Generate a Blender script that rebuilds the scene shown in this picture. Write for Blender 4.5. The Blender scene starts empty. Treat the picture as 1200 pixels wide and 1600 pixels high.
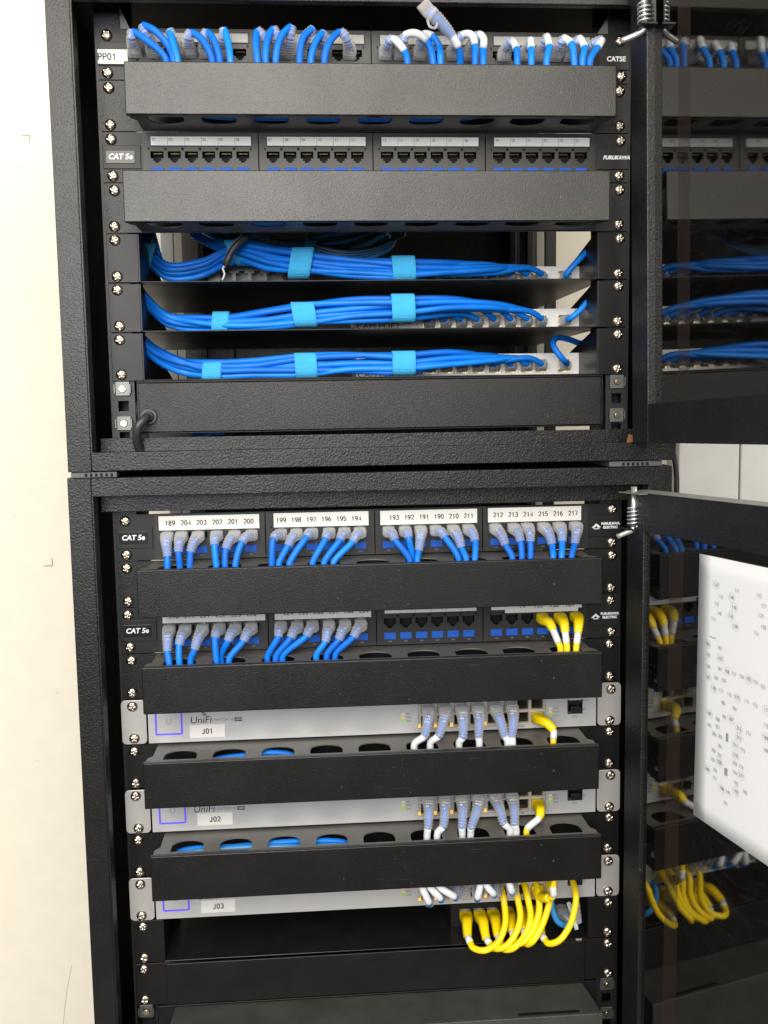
import bpy, bmesh, math, random
from mathutils import Vector, Matrix
random.seed(7)
S = bpy.context.scene
COL = S.collection
MM = 0.001
RU = 44.45

# ------------------------------------------------------------------ camera, light, exposure
CAM_P = (-61.768, -941.93, -334.88); F = 1559.68
PITCH, ROLL, YAW = -0.108186, 0.015963, -0.07314
RM = Matrix.Rotation(YAW, 3, 'Z') @ Matrix.Rotation(PITCH, 3, 'X') @ Matrix.Rotation(ROLL, 3, 'Y')
CP = Vector(CAM_P)
cam_d = bpy.data.cameras.new('camera'); cam = bpy.data.objects.new('camera', cam_d); COL.objects.link(cam)
r_, f_, u_ = RM.col[0], RM.col[1], RM.col[2]
m4 = Matrix.Identity(4)
for i in range(3):
    m4[i][0] = r_[i]; m4[i][1] = u_[i]; m4[i][2] = -f_[i]; m4[i][3] = CP[i] * MM
cam.matrix_world = m4
cam_d.sensor_fit = 'VERTICAL'; cam_d.sensor_height = 24; cam_d.lens = F / 1600 * 24
cam_d.clip_start = 0.02; cam_d.clip_end = 50
S.camera = cam

world = bpy.data.worlds.new('World'); S.world = world; world.use_nodes = True
wb = world.node_tree.nodes['Background']; wb.inputs[0].default_value = (0.86, 0.93, 1.0, 1); wb.inputs[1].default_value = 0.20

def area(name, loc, target, sx, sy, power, color):
    d = bpy.data.lights.new(name, 'AREA'); d.shape = 'RECTANGLE'; d.size = sx; d.size_y = sy; d.energy = power; d.color = color
    o = bpy.data.objects.new(name, d); COL.objects.link(o)
    o.location = loc; o.rotation_euler = (Vector(target) - Vector(loc)).to_track_quat('-Z', 'Y').to_euler()
    return o
area('window_light', (-0.15, -2.1, 0.80), (0, 0, -0.3), 2.4, 1.3, 92, (1.0, 0.93, 0.82))
area('front_light', (-0.6, -2.4, -0.10), (0, 0, -0.55), 1.4, 0.5, 33, (0.95, 0.97, 1.0))
area('wall_wash_light', (-1.7, -0.9, 0.5), (-0.6, 0.42, -0.3), 0.9, 1.2, 9, (1.0, 0.97, 0.84))
area('right_gap_light', (1.5, -0.3, 0.3), (0.3, 0.42, -0.35), 0.6, 1.2, 9, (1.0, 0.95, 0.85))

S.view_settings.view_transform = 'Standard'; S.view_settings.look = 'None'
S.view_settings.gamma = 1; S.view_settings.use_curve_mapping = False
S.view_settings.exposure = 0.0
S.render.engine = 'CYCLES'
S.cycles.transparent_max_bounces = 12; S.cycles.max_bounces = 8

# pixel of the 1200x1600 photograph -> point (mm) on a plane y = Y or z = Z
def ray(px, py): return RM @ Vector(((px - 600) / F, 1, -(py - 800) / F))
def at(px, py, Y):
    v = ray(px, py); return CP + v * ((Y - CP.y) / v.y)
def atz(px, py, Z):
    v = ray(px, py); return CP + v * ((Z - CP.z) / v.z)

# the two rack openings: origin of the first rack unit of each
OFF = (Vector((0, 0, 0)), Vector((-3.85, 3.52, -434.15)))
def zt(b, u): return OFF[b].z - u * RU          # top of a rack unit
def xo(b): return OFF[b].x
def yo(b): return OFF[b].y

# ------------------------------------------------------------------ materials
MATS = {}
def mat(name, col, rough=0.5, metal=0.0, bump=None, spec=0.5, coat=0.0, vary=0.0, emit=None, dust=0.0):
    m = bpy.data.materials.new(name); m.use_nodes = True; nt = m.node_tree; b = nt.nodes['Principled BSDF']
    b.inputs['Base Color'].default_value = (*col, 1); b.inputs['Roughness'].default_value = rough
    b.inputs['Metallic'].default_value = metal; b.inputs['Specular IOR Level'].default_value = spec
    b.inputs['Coat Weight'].default_value = coat
    tc = nt.nodes.new('ShaderNodeTexCoord')
    if vary:
        n = nt.nodes.new('ShaderNodeTexNoise'); n.inputs['Scale'].default_value = 35; n.inputs['Detail'].default_value = 6
        nt.links.new(tc.outputs['Object'], n.inputs['Vector'])
        r = nt.nodes.new('ShaderNodeValToRGB'); r.color_ramp.elements[0].position = .3; r.color_ramp.elements[1].position = .7
        a = [max(0, c * (1 - vary)) for c in col]; c2 = [c * (1 + vary) for c in col]
        r.color_ramp.elements[0].color = (*a, 1); r.color_ramp.elements[1].color = (*c2, 1)
        nt.links.new(n.outputs['Fac'], r.inputs['Fac']); nt.links.new(r.outputs['Color'], b.inputs['Base Color'])
        mr = nt.nodes.new('ShaderNodeMapRange'); mr.inputs['To Min'].default_value = max(0.05, rough - .07); mr.inputs['To Max'].default_value = min(1, rough + .1)
        n2 = nt.nodes.new('ShaderNodeTexNoise'); n2.inputs['Scale'].default_value = 14; n2.inputs['Detail'].default_value = 8
        nt.links.new(tc.outputs['Object'], n2.inputs['Vector']); nt.links.new(n2.outputs['Fac'], mr.inputs['Value'])
        nt.links.new(mr.outputs[0], b.inputs['Roughness'])
    if dust:
        n4 = nt.nodes.new('ShaderNodeTexNoise'); n4.inputs['Scale'].default_value = 260; n4.inputs['Detail'].default_value = 3
        n5 = nt.nodes.new('ShaderNodeTexNoise'); n5.inputs['Scale'].default_value = 9; n5.inputs['Detail'].default_value = 5
        wv = nt.nodes.new('ShaderNodeTexNoise'); wv.inputs['Scale'].default_value = 1; wv.inputs['Detail'].default_value = 4
        mp = nt.nodes.new('ShaderNodeMapping'); mp.inputs['Scale'].default_value = (24, 24, 900); mp.inputs['Rotation'].default_value = (.0, .55, .0)
        nt.links.new(tc.outputs['Object'], mp.inputs[0]); nt.links.new(mp.outputs[0], wv.inputs['Vector'])
        nt.links.new(tc.outputs['Object'], n4.inputs['Vector']); nt.links.new(tc.outputs['Object'], n5.inputs['Vector'])
        r4 = nt.nodes.new('ShaderNodeMapRange'); r4.inputs['From Min'].default_value = .69; r4.inputs['From Max'].default_value = .76
        r5 = nt.nodes.new('ShaderNodeMapRange'); r5.inputs['From Min'].default_value = .42; r5.inputs['From Max'].default_value = .75
        r6 = nt.nodes.new('ShaderNodeMapRange'); r6.inputs['From Min'].default_value = .70; r6.inputs['From Max'].default_value = .76; r6.inputs['To Max'].default_value = .5
        nt.links.new(n4.outputs['Fac'], r4.inputs['Value']); nt.links.new(n5.outputs['Fac'], r5.inputs['Value']); nt.links.new(wv.outputs['Fac'], r6.inputs['Value'])
        ad = nt.nodes.new('ShaderNodeMath'); ad.operation = 'MAXIMUM'; nt.links.new(r4.outputs[0], ad.inputs[0]); nt.links.new(r6.outputs[0], ad.inputs[1])
        mu = nt.nodes.new('ShaderNodeMath'); mu.operation = 'MULTIPLY'; nt.links.new(ad.outputs[0], mu.inputs[0]); nt.links.new(r5.outputs[0], mu.inputs[1])
        mc = nt.nodes.new('ShaderNodeMix'); mc.data_type = 'RGBA'; nt.links.new(mu.outputs[0], mc.inputs[0]); nt.links.new(r.outputs['Color'], mc.inputs[6])
        mc.inputs[7].default_value = (dust * 2.6, dust * 2.5, dust * 2.3, 1); nt.links.new(mc.outputs[2], b.inputs['Base Color'])
        sp = nt.nodes.new('ShaderNodeMapRange'); sp.inputs['To Min'].default_value = spec * 1.25; sp.inputs['To Max'].default_value = spec * .65
        nt.links.new(n5.outputs['Fac'], sp.inputs['Value']); nt.links.new(sp.outputs[0], b.inputs['Specular IOR Level'])
    if bump:
        sc, st, dist = bump
        n = nt.nodes.new('ShaderNodeTexNoise'); n.inputs['Scale'].default_value = sc; n.inputs['Detail'].default_value = 2
        n.inputs['Distortion'].default_value = 0.6
        nt.links.new(tc.outputs['Object'], n.inputs['Vector'])
        bp = nt.nodes.new('ShaderNodeBump'); bp.inputs['Strength'].default_value = st; bp.inputs['Distance'].default_value = dist
        nt.links.new(n.outputs['Fac'], bp.inputs['Height']); nt.links.new(bp.outputs['Normal'], b.inputs['Normal'])
    if emit:
        b.inputs['Emission Color'].default_value = (*emit[0], 1); b.inputs['Emission Strength'].default_value = emit[1]
    MATS[name] = m; return m
POW = mat('powder_coat', (0.0060, 0.0059, 0.0058), 0.33, bump=(560, .8, .0005), vary=.3, spec=.42, dust=.05)
POWF = mat('powder_coat_fine', (0.0050, 0.0050, 0.0054), 0.32, bump=(1050, .7, .0004), vary=.3, spec=.38, dust=.05)
COVW = mat('cover_black', (0.0080, 0.0073, 0.0063), 0.33, bump=(900, .75, .0004), vary=.25, spec=.60, dust=.05)
DOORM = mat('door_black', (0.009, 0.009, 0.009), 0.38, bump=(480, .9, .0007), vary=.25, spec=.45, dust=.04)
INNER = mat('inner_black', (0.006, 0.006, 0.006), 0.7, spec=.12, vary=.3)
DTOP = mat('manager_grey', (0.105, 0.100, 0.092), 0.45, vary=.15)
SMO = mat('smooth_black_paint', (0.0075, 0.0072, 0.0072), 0.36, bump=(900, .15, .0002), vary=.25, spec=.28)
GLOSS = mat('glossy_black_paint', (0.010, 0.010, 0.011), 0.20, vary=.3)
RAIL = mat('rail_black', (0.008, 0.008, 0.009), 0.45, bump=(500, .5, .0004))
PLA = mat('panel_plastic', (0.0080, 0.0080, 0.0084), 0.42, vary=.2, spec=.35)
MODM = mat('module_plastic', (0.0150, 0.0145, 0.0145), 0.40, vary=.12, spec=.4)
HOLE = mat('socket_dark', (0.003, 0.003, 0.003), 0.6, spec=.2)
GOLD = mat('gold_contact', (0.22, 0.16, 0.07), 0.4, metal=1)
BLUEI = mat('blue_shutter', (0.012, 0.085, 0.42), 0.6, spec=.2)
LAB = mat('label_white', (0.66, 0.65, 0.62), 0.55, vary=.03)
LABG = mat('label_grey', (0.28, 0.28, 0.27), 0.35, vary=.1)
INK = mat('ink_black', (0.02, 0.02, 0.02), 0.6)
INKG = mat('ink_grey', (0.16, 0.16, 0.17), 0.6)
INKW = mat('ink_white', (0.72, 0.72, 0.72), 0.5)
BLUE = mat('blue_jacket', (0.004, 0.175, 0.72), 0.43, vary=.2, spec=.3)
BLUE2 = mat('blue_jacket_light', (0.006, 0.215, 0.80), 0.40, vary=.15, spec=.35)
BLUE3 = mat('blue_jacket_deep', (0.004, 0.14, 0.64), 0.46, vary=.15, spec=.3)
BLUED = mat('light_blue_jacket', (0.03, 0.25, 0.60), 0.36)
YEL = mat('yellow_jacket', (0.90, 0.66, 0.004), 0.36, vary=.04)
BLK = mat('black_jacket', (0.03, 0.032, 0.035), 0.42)
SLV = mat('white_sleeve', (0.64, 0.66, 0.69), 0.4)
VEL = mat('velcro_blue', (0.055, 0.38, 0.70), 0.95, bump=(1500, 1.0, .0006), vary=.12, spec=.1)
SIL = mat('switch_silver', (0.52, 0.515, 0.515), 0.36, metal=.35, vary=.03)
EAR = mat('ear_silver', (0.48, 0.465, 0.455), 0.38, metal=.4, vary=.04)
CREAM = mat('switch_cream', (0.74, 0.73, 0.70), 0.42, metal=.15, vary=.03)
NIC = mat('nickel', (0.50, 0.44, 0.36), 0.26, metal=1, vary=.12)
CHR = mat('chrome_wire', (0.72, 0.72, 0.71), 0.3, metal=.8)
ZINC = mat('zinc', (0.17, 0.175, 0.165), 0.50, metal=1, vary=.15)
BRASS = mat('port_metal', (0.66, 0.56, 0.36), 0.28, metal=.9)
AMB = mat('amber_led', (0.9, 0.45, 0.03), .4, emit=((1.0, 0.45, 0.03), .9))
LED_B = mat('blue_led_ring', (0.1, 0.08, 0.7), .4, emit=((0.10, 0.07, 0.75), .35))
GRN = mat('green_mark', (0.25, 0.62, 0.08), .5)
YMK = mat('yellow_mark', (0.85, 0.6, 0.03), .5)
GRY = mat('grey_metal', (0.20, 0.20, 0.19), .5, metal=.2, vary=.15)
GRY2 = mat('dull_grey', (0.09, 0.09, 0.088), .55, vary=.2)
RUST = mat('rust_patch', (0.16, 0.06, 0.03), .85, vary=.4)
WALL = mat('wall_paint', (0.80, 0.745, 0.63), .8, bump=(45, .12, .0012), vary=.025, spec=.3)
WPAN = mat('white_panel_paint', (0.60, 0.60, 0.585), .45, vary=.04)
PAP = mat('paper_white', (0.90, 0.90, 0.92), .8, spec=.2)
INKP = mat('printed_grey', (0.33, 0.33, 0.35), .7)
FLR = mat('floor_paint', (0.20, 0.19, 0.17), .6, vary=.2)

def clear_mat(name, col, tr, rough=.12, edge=.45):
    m = bpy.data.materials.new(name); m.use_nodes = True; nt = m.node_tree; b = nt.nodes['Principled BSDF']
    b.inputs['Base Color'].default_value = (*col, 1); b.inputs['Roughness'].default_value = rough
    b.inputs['Specular IOR Level'].default_value = .8
    t = nt.nodes.new('ShaderNodeBsdfTransparent'); mx = nt.nodes.new('ShaderNodeMixShader')
    lw = nt.nodes.new('ShaderNodeLayerWeight'); lw.inputs['Blend'].default_value = .35
    mr = nt.nodes.new('ShaderNodeMapRange'); mr.inputs['To Min'].default_value = 1 - tr; mr.inputs['To Max'].default_value = min(1, 1 - tr + edge)
    nt.links.new(lw.outputs['Facing'], mr.inputs['Value']); nt.links.new(mr.outputs[0], mx.inputs[0])
    nt.links.new(t.outputs[0], mx.inputs[1]); nt.links.new(b.outputs[0], mx.inputs[2])
    nt.links.new(mx.outputs[0], nt.nodes['Material Output'].inputs[0])
    return m
BOOT = clear_mat('clear_boot', (0.56, 0.57, 0.58), .66, .12)
PLUG = clear_mat('clear_plug', (0.70, 0.70, 0.70), .62, .10)

def glass_mat():
    m = bpy.data.materials.new('smoked_glass'); m.use_nodes = True; nt = m.node_tree; nt.nodes.remove(nt.nodes['Principled BSDF'])
    g = nt.nodes.new('ShaderNodeBsdfGlossy'); g.inputs['Roughness'].default_value = .035; g.inputs['Color'].default_value = (.47, .455, .43, 1)
    t = nt.nodes.new('ShaderNodeBsdfTransparent'); t.inputs['Color'].default_value = (.035, .027, .022, 1)
    d = nt.nodes.new('ShaderNodeBsdfDiffuse'); d.inputs['Color'].default_value = (.10, .095, .085, 1)
    lw = nt.nodes.new('ShaderNodeFresnel'); lw.inputs['IOR'].default_value = 1.5
    mr = nt.nodes.new('ShaderNodeMapRange'); mr.inputs['To Min'].default_value = .50; mr.inputs['To Max'].default_value = 1
    nt.links.new(lw.outputs[0], mr.inputs['Value'])
    mx = nt.nodes.new('ShaderNodeMixShader'); nt.links.new(mr.outputs[0], mx.inputs[0]); nt.links.new(t.outputs[0], mx.inputs[1]); nt.links.new(g.outputs[0], mx.inputs[2])
    # dust and fine wiping scratches
    tc = nt.nodes.new('ShaderNodeTexCoord'); mp = nt.nodes.new('ShaderNodeMapping'); mp.inputs['Scale'].default_value = (30, 30, 260); mp.inputs['Rotation'].default_value = (.7, .4, .5)
    n = nt.nodes.new('ShaderNodeTexNoise'); n.inputs['Scale'].default_value = 1.6; n.inputs['Detail'].default_value = 10; n.inputs['Roughness'].default_value = .75
    n3 = nt.nodes.new('ShaderNodeTexNoise'); n3.inputs['Scale'].default_value = 9; n3.inputs['Detail'].default_value = 4
    nt.links.new(tc.outputs['Object'], mp.inputs[0]); nt.links.new(mp.outputs[0], n.inputs['Vector']); nt.links.new(tc.outputs['Object'], n3.inputs['Vector'])
    r = nt.nodes.new('ShaderNodeMapRange'); r.inputs['From Min'].default_value = .52; r.inputs['From Max'].default_value = .8; r.inputs['To Min'].default_value = .05; r.inputs['To Max'].default_value = .42
    mu = nt.nodes.new('ShaderNodeMath'); mu.operation = 'MULTIPLY'
    nt.links.new(n.outputs['Fac'], r.inputs['Value']); nt.links.new(r.outputs[0], mu.inputs[0]); nt.links.new(n3.outputs['Fac'], mu.inputs[1])
    m2 = nt.nodes.new('ShaderNodeMixShader'); nt.links.new(mu.outputs[0], m2.inputs[0]); nt.links.new(mx.outputs[0], m2.inputs[1]); nt.links.new(d.outputs[0], m2.inputs[2])
    nt.links.new(m2.outputs[0], nt.nodes['Material Output'].inputs[0]); return m
GLASS = glass_mat()
BROWN = clear_mat('brown_translucent', (0.050, 0.032, 0.022), .87, .6, .0)

# ------------------------------------------------------------------ helpers
def tag(o, label=None, cat=None, group=None, kind=None):
    if label: o['label'] = label
    if cat: o['category'] = cat
    if group: o['group'] = group
    if kind: o['kind'] = kind
    return o
def empty(name, O, label, cat, group=None):
    o = bpy.data.objects.new(name, None); COL.objects.link(o); o.location = Vector(O) * MM
    o.empty_display_size = .01
    o['O'] = 0; del o['O']
    tag(o, label, cat, group); ORG[o] = Vector(O); return o
ORG = {}
def link(name, me, m, parent=None, O=None):
    o = bpy.data.objects.new(name, me); COL.objects.link(o)
    if m and not me.materials: me.materials.append(m)
    base = ORG[parent] if parent is not None else Vector((0, 0, 0))
    O = Vector(O) if O is not None else base
    o.location = (O - base) * MM
    if parent is not None: o.parent = parent
    ORG[o] = O; return o

class MB:
    """collects shapes in world millimetres"""
    def __init__(s, xf=None): s.bm = bmesh.new(); s.xf = xf
    def _v(s, p): return s.bm.verts.new(s.xf(Vector(p)) if s.xf else Vector(p))
    def box(s, x0, x1, y0, y1, z0, z1, bev=0.0):
        vs = [s._v((x, y, z)) for x in (x0, x1) for y in (y0, y1) for z in (z0, z1)]
        fs = [s.bm.faces.new([vs[i] for i in q]) for q in ((0, 1, 3, 2), (4, 6, 7, 5), (0, 4, 5, 1), (2, 3, 7, 6), (0, 2, 6, 4), (1, 5, 7, 3))]
        if bev:
            es = list({e for f in fs for e in f.edges})
            bmesh.ops.bevel(s.bm, geom=es, offset=bev, segments=2, affect='EDGES', profile=.5)
        return s
    def prism(s, pts, a0, a1, axis='y', bev=0.0):
        """pts: 2D outline; axis 'y' -> (x,z), 'z' -> (x,y), 'x' -> (y,z)"""
        def mk(p, a): return {'y': (p[0], a, p[1]), 'z': (p[0], p[1], a), 'x': (a, p[0], p[1])}[axis]
        A = [s._v(mk(p, a0)) for p in pts]; B = [s._v(mk(p, a1)) for p in pts]; n = len(pts)
        fs = [s.bm.faces.new(A), s.bm.faces.new(B[::-1])] + [s.bm.faces.new((A[i], B[i], B[(i + 1) % n], A[(i + 1) % n])) for i in range(n)]
        if bev:
            es = list({e for f in fs[:2] for e in f.edges})
            bmesh.ops.bevel(s.bm, geom=es, offset=bev, segments=2, affect='EDGES', profile=.5)
        return s
    def plate(s, outer, holes, a0, a1, axis='y'):
        def mk(p, a): return {'y': (p[0], a, p[1]), 'z': (p[0], p[1], a)}[axis]
        b = bmesh.new()
        for lp in [outer] + holes:
            vs = [b.verts.new((p[0], p[1], 0)) for p in lp]
            for i in range(len(vs)): b.edges.new((vs[i], vs[(i + 1) % len(vs)]))
        bmesh.ops.triangle_fill(b, use_beauty=True, use_dissolve=False, edges=b.edges[:])
        b.verts.ensure_lookup_table(); b.verts.index_update()
        A = [s._v(mk(v.co, a0)) for v in b.verts]; B = [s._v(mk(v.co, a1)) for v in b.verts]
        for f in b.faces:
            s.bm.faces.new([A[v.index] for v in f.verts]); s.bm.faces.new([B[v.index] for v in reversed(f.verts)])
        for e in b.edges:
            if len(e.link_faces) == 1:
                i, j = e.verts[0].index, e.verts[1].index
                s.bm.faces.new((A[i], A[j], B[j], B[i]))
        b.free(); return s
    def cyl(s, c, r, axis, l, seg=20, r2=None):
        """cylinder from c along unit axis, length l"""
        c = Vector(c); ax = Vector(axis).normalized(); t = Vector((0, 0, 1)) if abs(ax.z) < .9 else Vector((1, 0, 0))
        u = ax.cross(t).normalized(); w = ax.cross(u); r2 = r if r2 is None else r2
        A = [s._v(c + (u * math.cos(a) + w * math.sin(a)) * r) for a in [2 * math.pi * i / seg for i in range(seg)]]
        B = [s._v(c + ax * l + (u * math.cos(a) + w * math.sin(a)) * r2) for a in [2 * math.pi * i / seg for i in range(seg)]]
        s.bm.faces.new(A); s.bm.faces.new(B[::-1])
        for i in range(seg): s.bm.faces.new((A[i], A[(i + 1) % seg], B[(i + 1) % seg], B[i]))
        return s
    def sweep(s, pts, secs, cap=True, side=Vector((1, 0, 0)), phase=0):
        """secs: list of closed 2D sections (same count) per point; frame from the side vector"""
        rings = []
        u = None
        for i, p in enumerate(pts):
            a = pts[max(0, i - 1)]; b = pts[min(len(pts) - 1, i + 1)]; t = (b - a)
            if t.length < 1e-6: t = Vector((0, -1, 0))
            t.normalize()
            if u is None:
                base = side if abs(side.dot(t)) < .93 else Vector((0, 0, 1))
                u = (base - t * base.dot(t)).normalized()
            else: u = (u - t * u.dot(t)).normalized()
            w = t.cross(u)
            rings.append([s._v(p + u * q[0] + w * q[1]) for q in secs[i]])
        n = len(rings[0])
        for i in range(len(rings) - 1):
            for j in range(n): s.bm.faces.new((rings[i][j], rings[i][(j + 1) % n], rings[i + 1][(j + 1) % n], rings[i + 1][j]))
        if cap: s.bm.faces.new(rings[0][::-1]); s.bm.faces.new(rings[-1])
        return s
    def tube(s, pts, r, seg=10):
        R = r if isinstance(r, (list, tuple)) else [r] * len(pts)
        return s.sweep(pts, [[(math.cos(2 * math.pi * k / seg) * q, math.sin(2 * math.pi * k / seg) * q) for k in range(seg)] for q in R])
    def mesh(s, name, O=(0, 0, 0), smooth=False):
        bmesh.ops.recalc_face_normals(s.bm, faces=s.bm.faces[:])
        O = Vector(O)
        for v in s.bm.verts: v.co = (v.co - O) * MM
        me = bpy.data.meshes.new(name); s.bm.to_mesh(me); s.bm.free()
        if smooth:
            for p in me.polygons: p.use_smooth = True
        return me
    def build(s, name, m, parent=None, O=None, smooth=False):
        O = Vector(O) if O is not None else (ORG[parent] if parent is not None else Vector((0, 0, 0)))
        return link(name, s.mesh(name, O, smooth), m, parent, O)

def spline(ctrl, step=2.6):
    """Catmull-Rom through the control points; returns samples and the sample index of each control point"""
    P = [Vector(c) for c in ctrl]; P = [P[0] * 2 - P[1]] + P + [P[-1] * 2 - P[-2]]
    out = []; idx = []
    for i in range(1, len(P) - 2):
        a, b, c, d = P[i - 1:i + 3]; n = max(2, int((c - b).length / step)); idx.append(len(out))
        t0 = 0; t1 = max(1e-3, (b - a).length) ** .5; t2 = t1 + max(1e-3, (c - b).length) ** .5; t3 = t2 + max(1e-3, (d - c).length) ** .5
        for k in range(n):
            t = t1 + (t2 - t1) * k / n
            A1 = a * ((t1 - t) / (t1 - t0)) + b * ((t - t0) / (t1 - t0)); A2 = b * ((t2 - t) / (t2 - t1)) + c * ((t - t1) / (t2 - t1)); A3 = c * ((t3 - t) / (t3 - t2)) + d * ((t - t2) / (t3 - t2))
            B1 = A1 * ((t2 - t) / (t2 - t0)) + A2 * ((t - t0) / (t2 - t0)); B2 = A2 * ((t3 - t) / (t3 - t1)) + A3 * ((t - t1) / (t3 - t1))
            out.append(B1 * ((t2 - t) / (t2 - t1)) + B2 * ((t - t1) / (t2 - t1)))
    idx.append(len(out)); out.append(P[-2]); return out, idx

# text is queued and turned into meshes together at the end
TEXTS = []
def text(name, body, size, O, m, parent, align='CENTER', shear=0, bold=0.0, rot=None, sx=1.0):
    c = bpy.data.curves.new(name, 'FONT'); c.body = body; c.size = size * MM; c.align_x = align; c.align_y = 'CENTER'
    c.shear = shear; c.extrude = .00012; c.offset = bold * MM; c.resolution_u = 3
    o = bpy.data.objects.new(name, c); COL.objects.link(o)
    TEXTS.append((o, name, Vector(O), m, parent, rot or Matrix.Rotation(math.pi / 2, 3, 'X'), sx))
def flush_text():
    bpy.context.view_layer.update()
    dg = bpy.context.evaluated_depsgraph_get()
    for o, name, O, m, parent, rot, sx in TEXTS:
        me = bpy.data.meshes.new_from_object(o.evaluated_get(dg)); me.materials.clear()
        M = rot.to_4x4() @ Matrix.Diagonal((sx, 1, 1, 1)); me.transform(M)
        link(name, me, m, parent, O)
    for t in TEXTS:
        cu = t[0].data; bpy.data.objects.remove(t[0]); bpy.data.curves.remove(cu)

def arc(cx, cy, rx, ry, a0, a1, n=9): return [(cx + rx * math.cos(math.radians(a0 + (a1 - a0) * i / n)), cy + ry * math.sin(math.radians(a0 + (a1 - a0) * i / n))) for i in range(n + 1)]
GL = {'0': [arc(.3, .5, .25, .47, 90, 450, 16)], '1': [[(.12, .76), (.34, .97), (.34, 0)]], '2': [arc(.3, .7, .25, .27, 165, -30, 9) + [(.05, .03), (.56, .03)]],
      '3': [arc(.28, .73, .23, .24, 150, -90, 9), arc(.28, .26, .26, .24, 90, -150, 9)], '4': [[(.44, 0), (.44, .97), (.03, .28), (.58, .28)]],
      '5': [[(.52, .97), (.12, .97), (.07, .5)] + arc(.29, .31, .25, .29, 130, -150, 9)], '6': [arc(.3, .3, .24, .28, 90, 450, 14), arc(.5, .4, .45, .57, 100, 185, 6)],
      '7': [[(.04, .97), (.55, .97), (.22, 0)]], '8': [arc(.3, .74, .21, .23, 90, 450, 14), arc(.3, .26, .25, .25, 90, 450, 14)], '9': [arc(.3, .68, .24, .28, 90, 450, 14), arc(.1, .58, .45, .57, -80, 5, 6)],
      'J': [[(.44, .97), (.44, .25)] + arc(.26, .24, .18, .22, 0, -170, 7)], 'P': [[(.08, 0), (.08, .97), (.35, .97)] + arc(.35, .72, .22, .25, 90, -90, 8) + [(.08, .47)]]}
def digits(name, body, h, O, m, parent, wgt=.19, U=Vector((1, 0, 0)), N=Vector((0, -1, 0)), V=Vector((0, 0, 1))):
    """upright figures as thin raised strokes, centred on O"""
    b = MB(); adv = .74 * h; x = -(adv * len(body) - .14 * h) / 2; O = Vector(O); hw = wgt * h / 2
    for ch in body:
        for pl in GL[ch]:
            P = [Vector((x + p[0] * h, (p[1] - .5) * h)) for p in pl]
            L = []
            for i, p in enumerate(P):
                d = (P[min(i + 1, len(P) - 1)] - P[max(i - 1, 0)]); 
                if (P[0] - P[-1]).length < 1e-4 and i in (0, len(P) - 1): d = P[1] - P[-2]
                d.normalize(); n = Vector((-d.y, d.x)); L.append((p + n * hw, p - n * hw))
            W = lambda q, k: b._v(O + U * q.x + V * q.y + N * k)
            F1 = [(W(a, .12), W(c, .12)) for a, c in L]
            for i in range(len(F1) - 1): b.bm.faces.new((F1[i][0], F1[i][1], F1[i + 1][1], F1[i + 1][0]))
        x += adv
    return b.build(name, m, parent, O)

def screw_mesh():
    bm = bmesh.new(); R = 4.9; N = 40; K = 12; rings = []
    for k in range(K + 1):
        rr = R * math.sin(math.pi / 2 * k / K) if k < K else R
        row = []
        for j in range(N):
            a = 2 * math.pi * j / N; x = rr * math.cos(a); z = rr * math.sin(a)
            h = 3.1 * math.sqrt(max(0, 1 - (rr / R) ** 2 * .93))
            if (abs(x) < .5 and abs(z) < 2.6) or (abs(z) < .5 and abs(x) < 2.6): h -= 1.1
            if k == 0 and j: row.append(row[0]); continue
            row.append(bm.verts.new((x, -h, z)))
        rings.append(row)
    base = [bm.verts.new((R * math.cos(2 * math.pi * j / N), 0, R * math.sin(2 * math.pi * j / N))) for j in range(N)]
    rings.append(base)
    for k in range(len(rings) - 1):
        for j in range(N):
            q = [rings[k][j], rings[k][(j + 1) % N], rings[k + 1][(j + 1) % N], rings[k + 1][j]]
            q2 = []
            for v in q:
                if v not in q2: q2.append(v)
            if len(q2) > 2: bm.faces.new(q2)
    bmesh.ops.recalc_face_normals(bm, faces=bm.faces[:])
    for v in bm.verts: v.co *= MM
    me = bpy.data.meshes.new('screw'); bm.to_mesh(me); bm.free(); me.materials.append(NIC)
    for p in me.polygons: p.use_smooth = True
    return me
SCREW = screw_mesh()
def screws(parent, b, u, y=-1.2, sides=(-1, 1), rows=(6.35, 38.1)):
    for sx in sides:
        for h in rows:
            o = link('screw', SCREW, None, parent, (xo(b) + sx * 232.5 + random.uniform(-.8, .8), yo(b) + y, zt(b, u) - h + random.uniform(-.5, .5)))
            o.rotation_euler = (random.uniform(-.05, .05), random.uniform(0, 1.5), random.uniform(-.05, .05))

def washer_nut(parent, x, y, z):
    b = MB(); b.box(x - 6.5, x + 6.5, y - 1.4, y + .5, z - 6.5, z + 6.5, .4); b.box(x - 7.6, x - 6.6, y - 3.0, y, z - 4, z + 4); b.box(x + 6.6, x + 7.6, y - 3.0, y, z - 4, z + 4)
    n = b.build('cage_nut', ZINC, parent)
    MB().cyl((x, y - 1.4, z), 3.6, (0, -1, 0), 1.6, 20, 2.9).cyl((x, y - 3.0, z), 1.9, (0, -1, 0), .9, 16).build('bolt_end', NIC, n)

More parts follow.
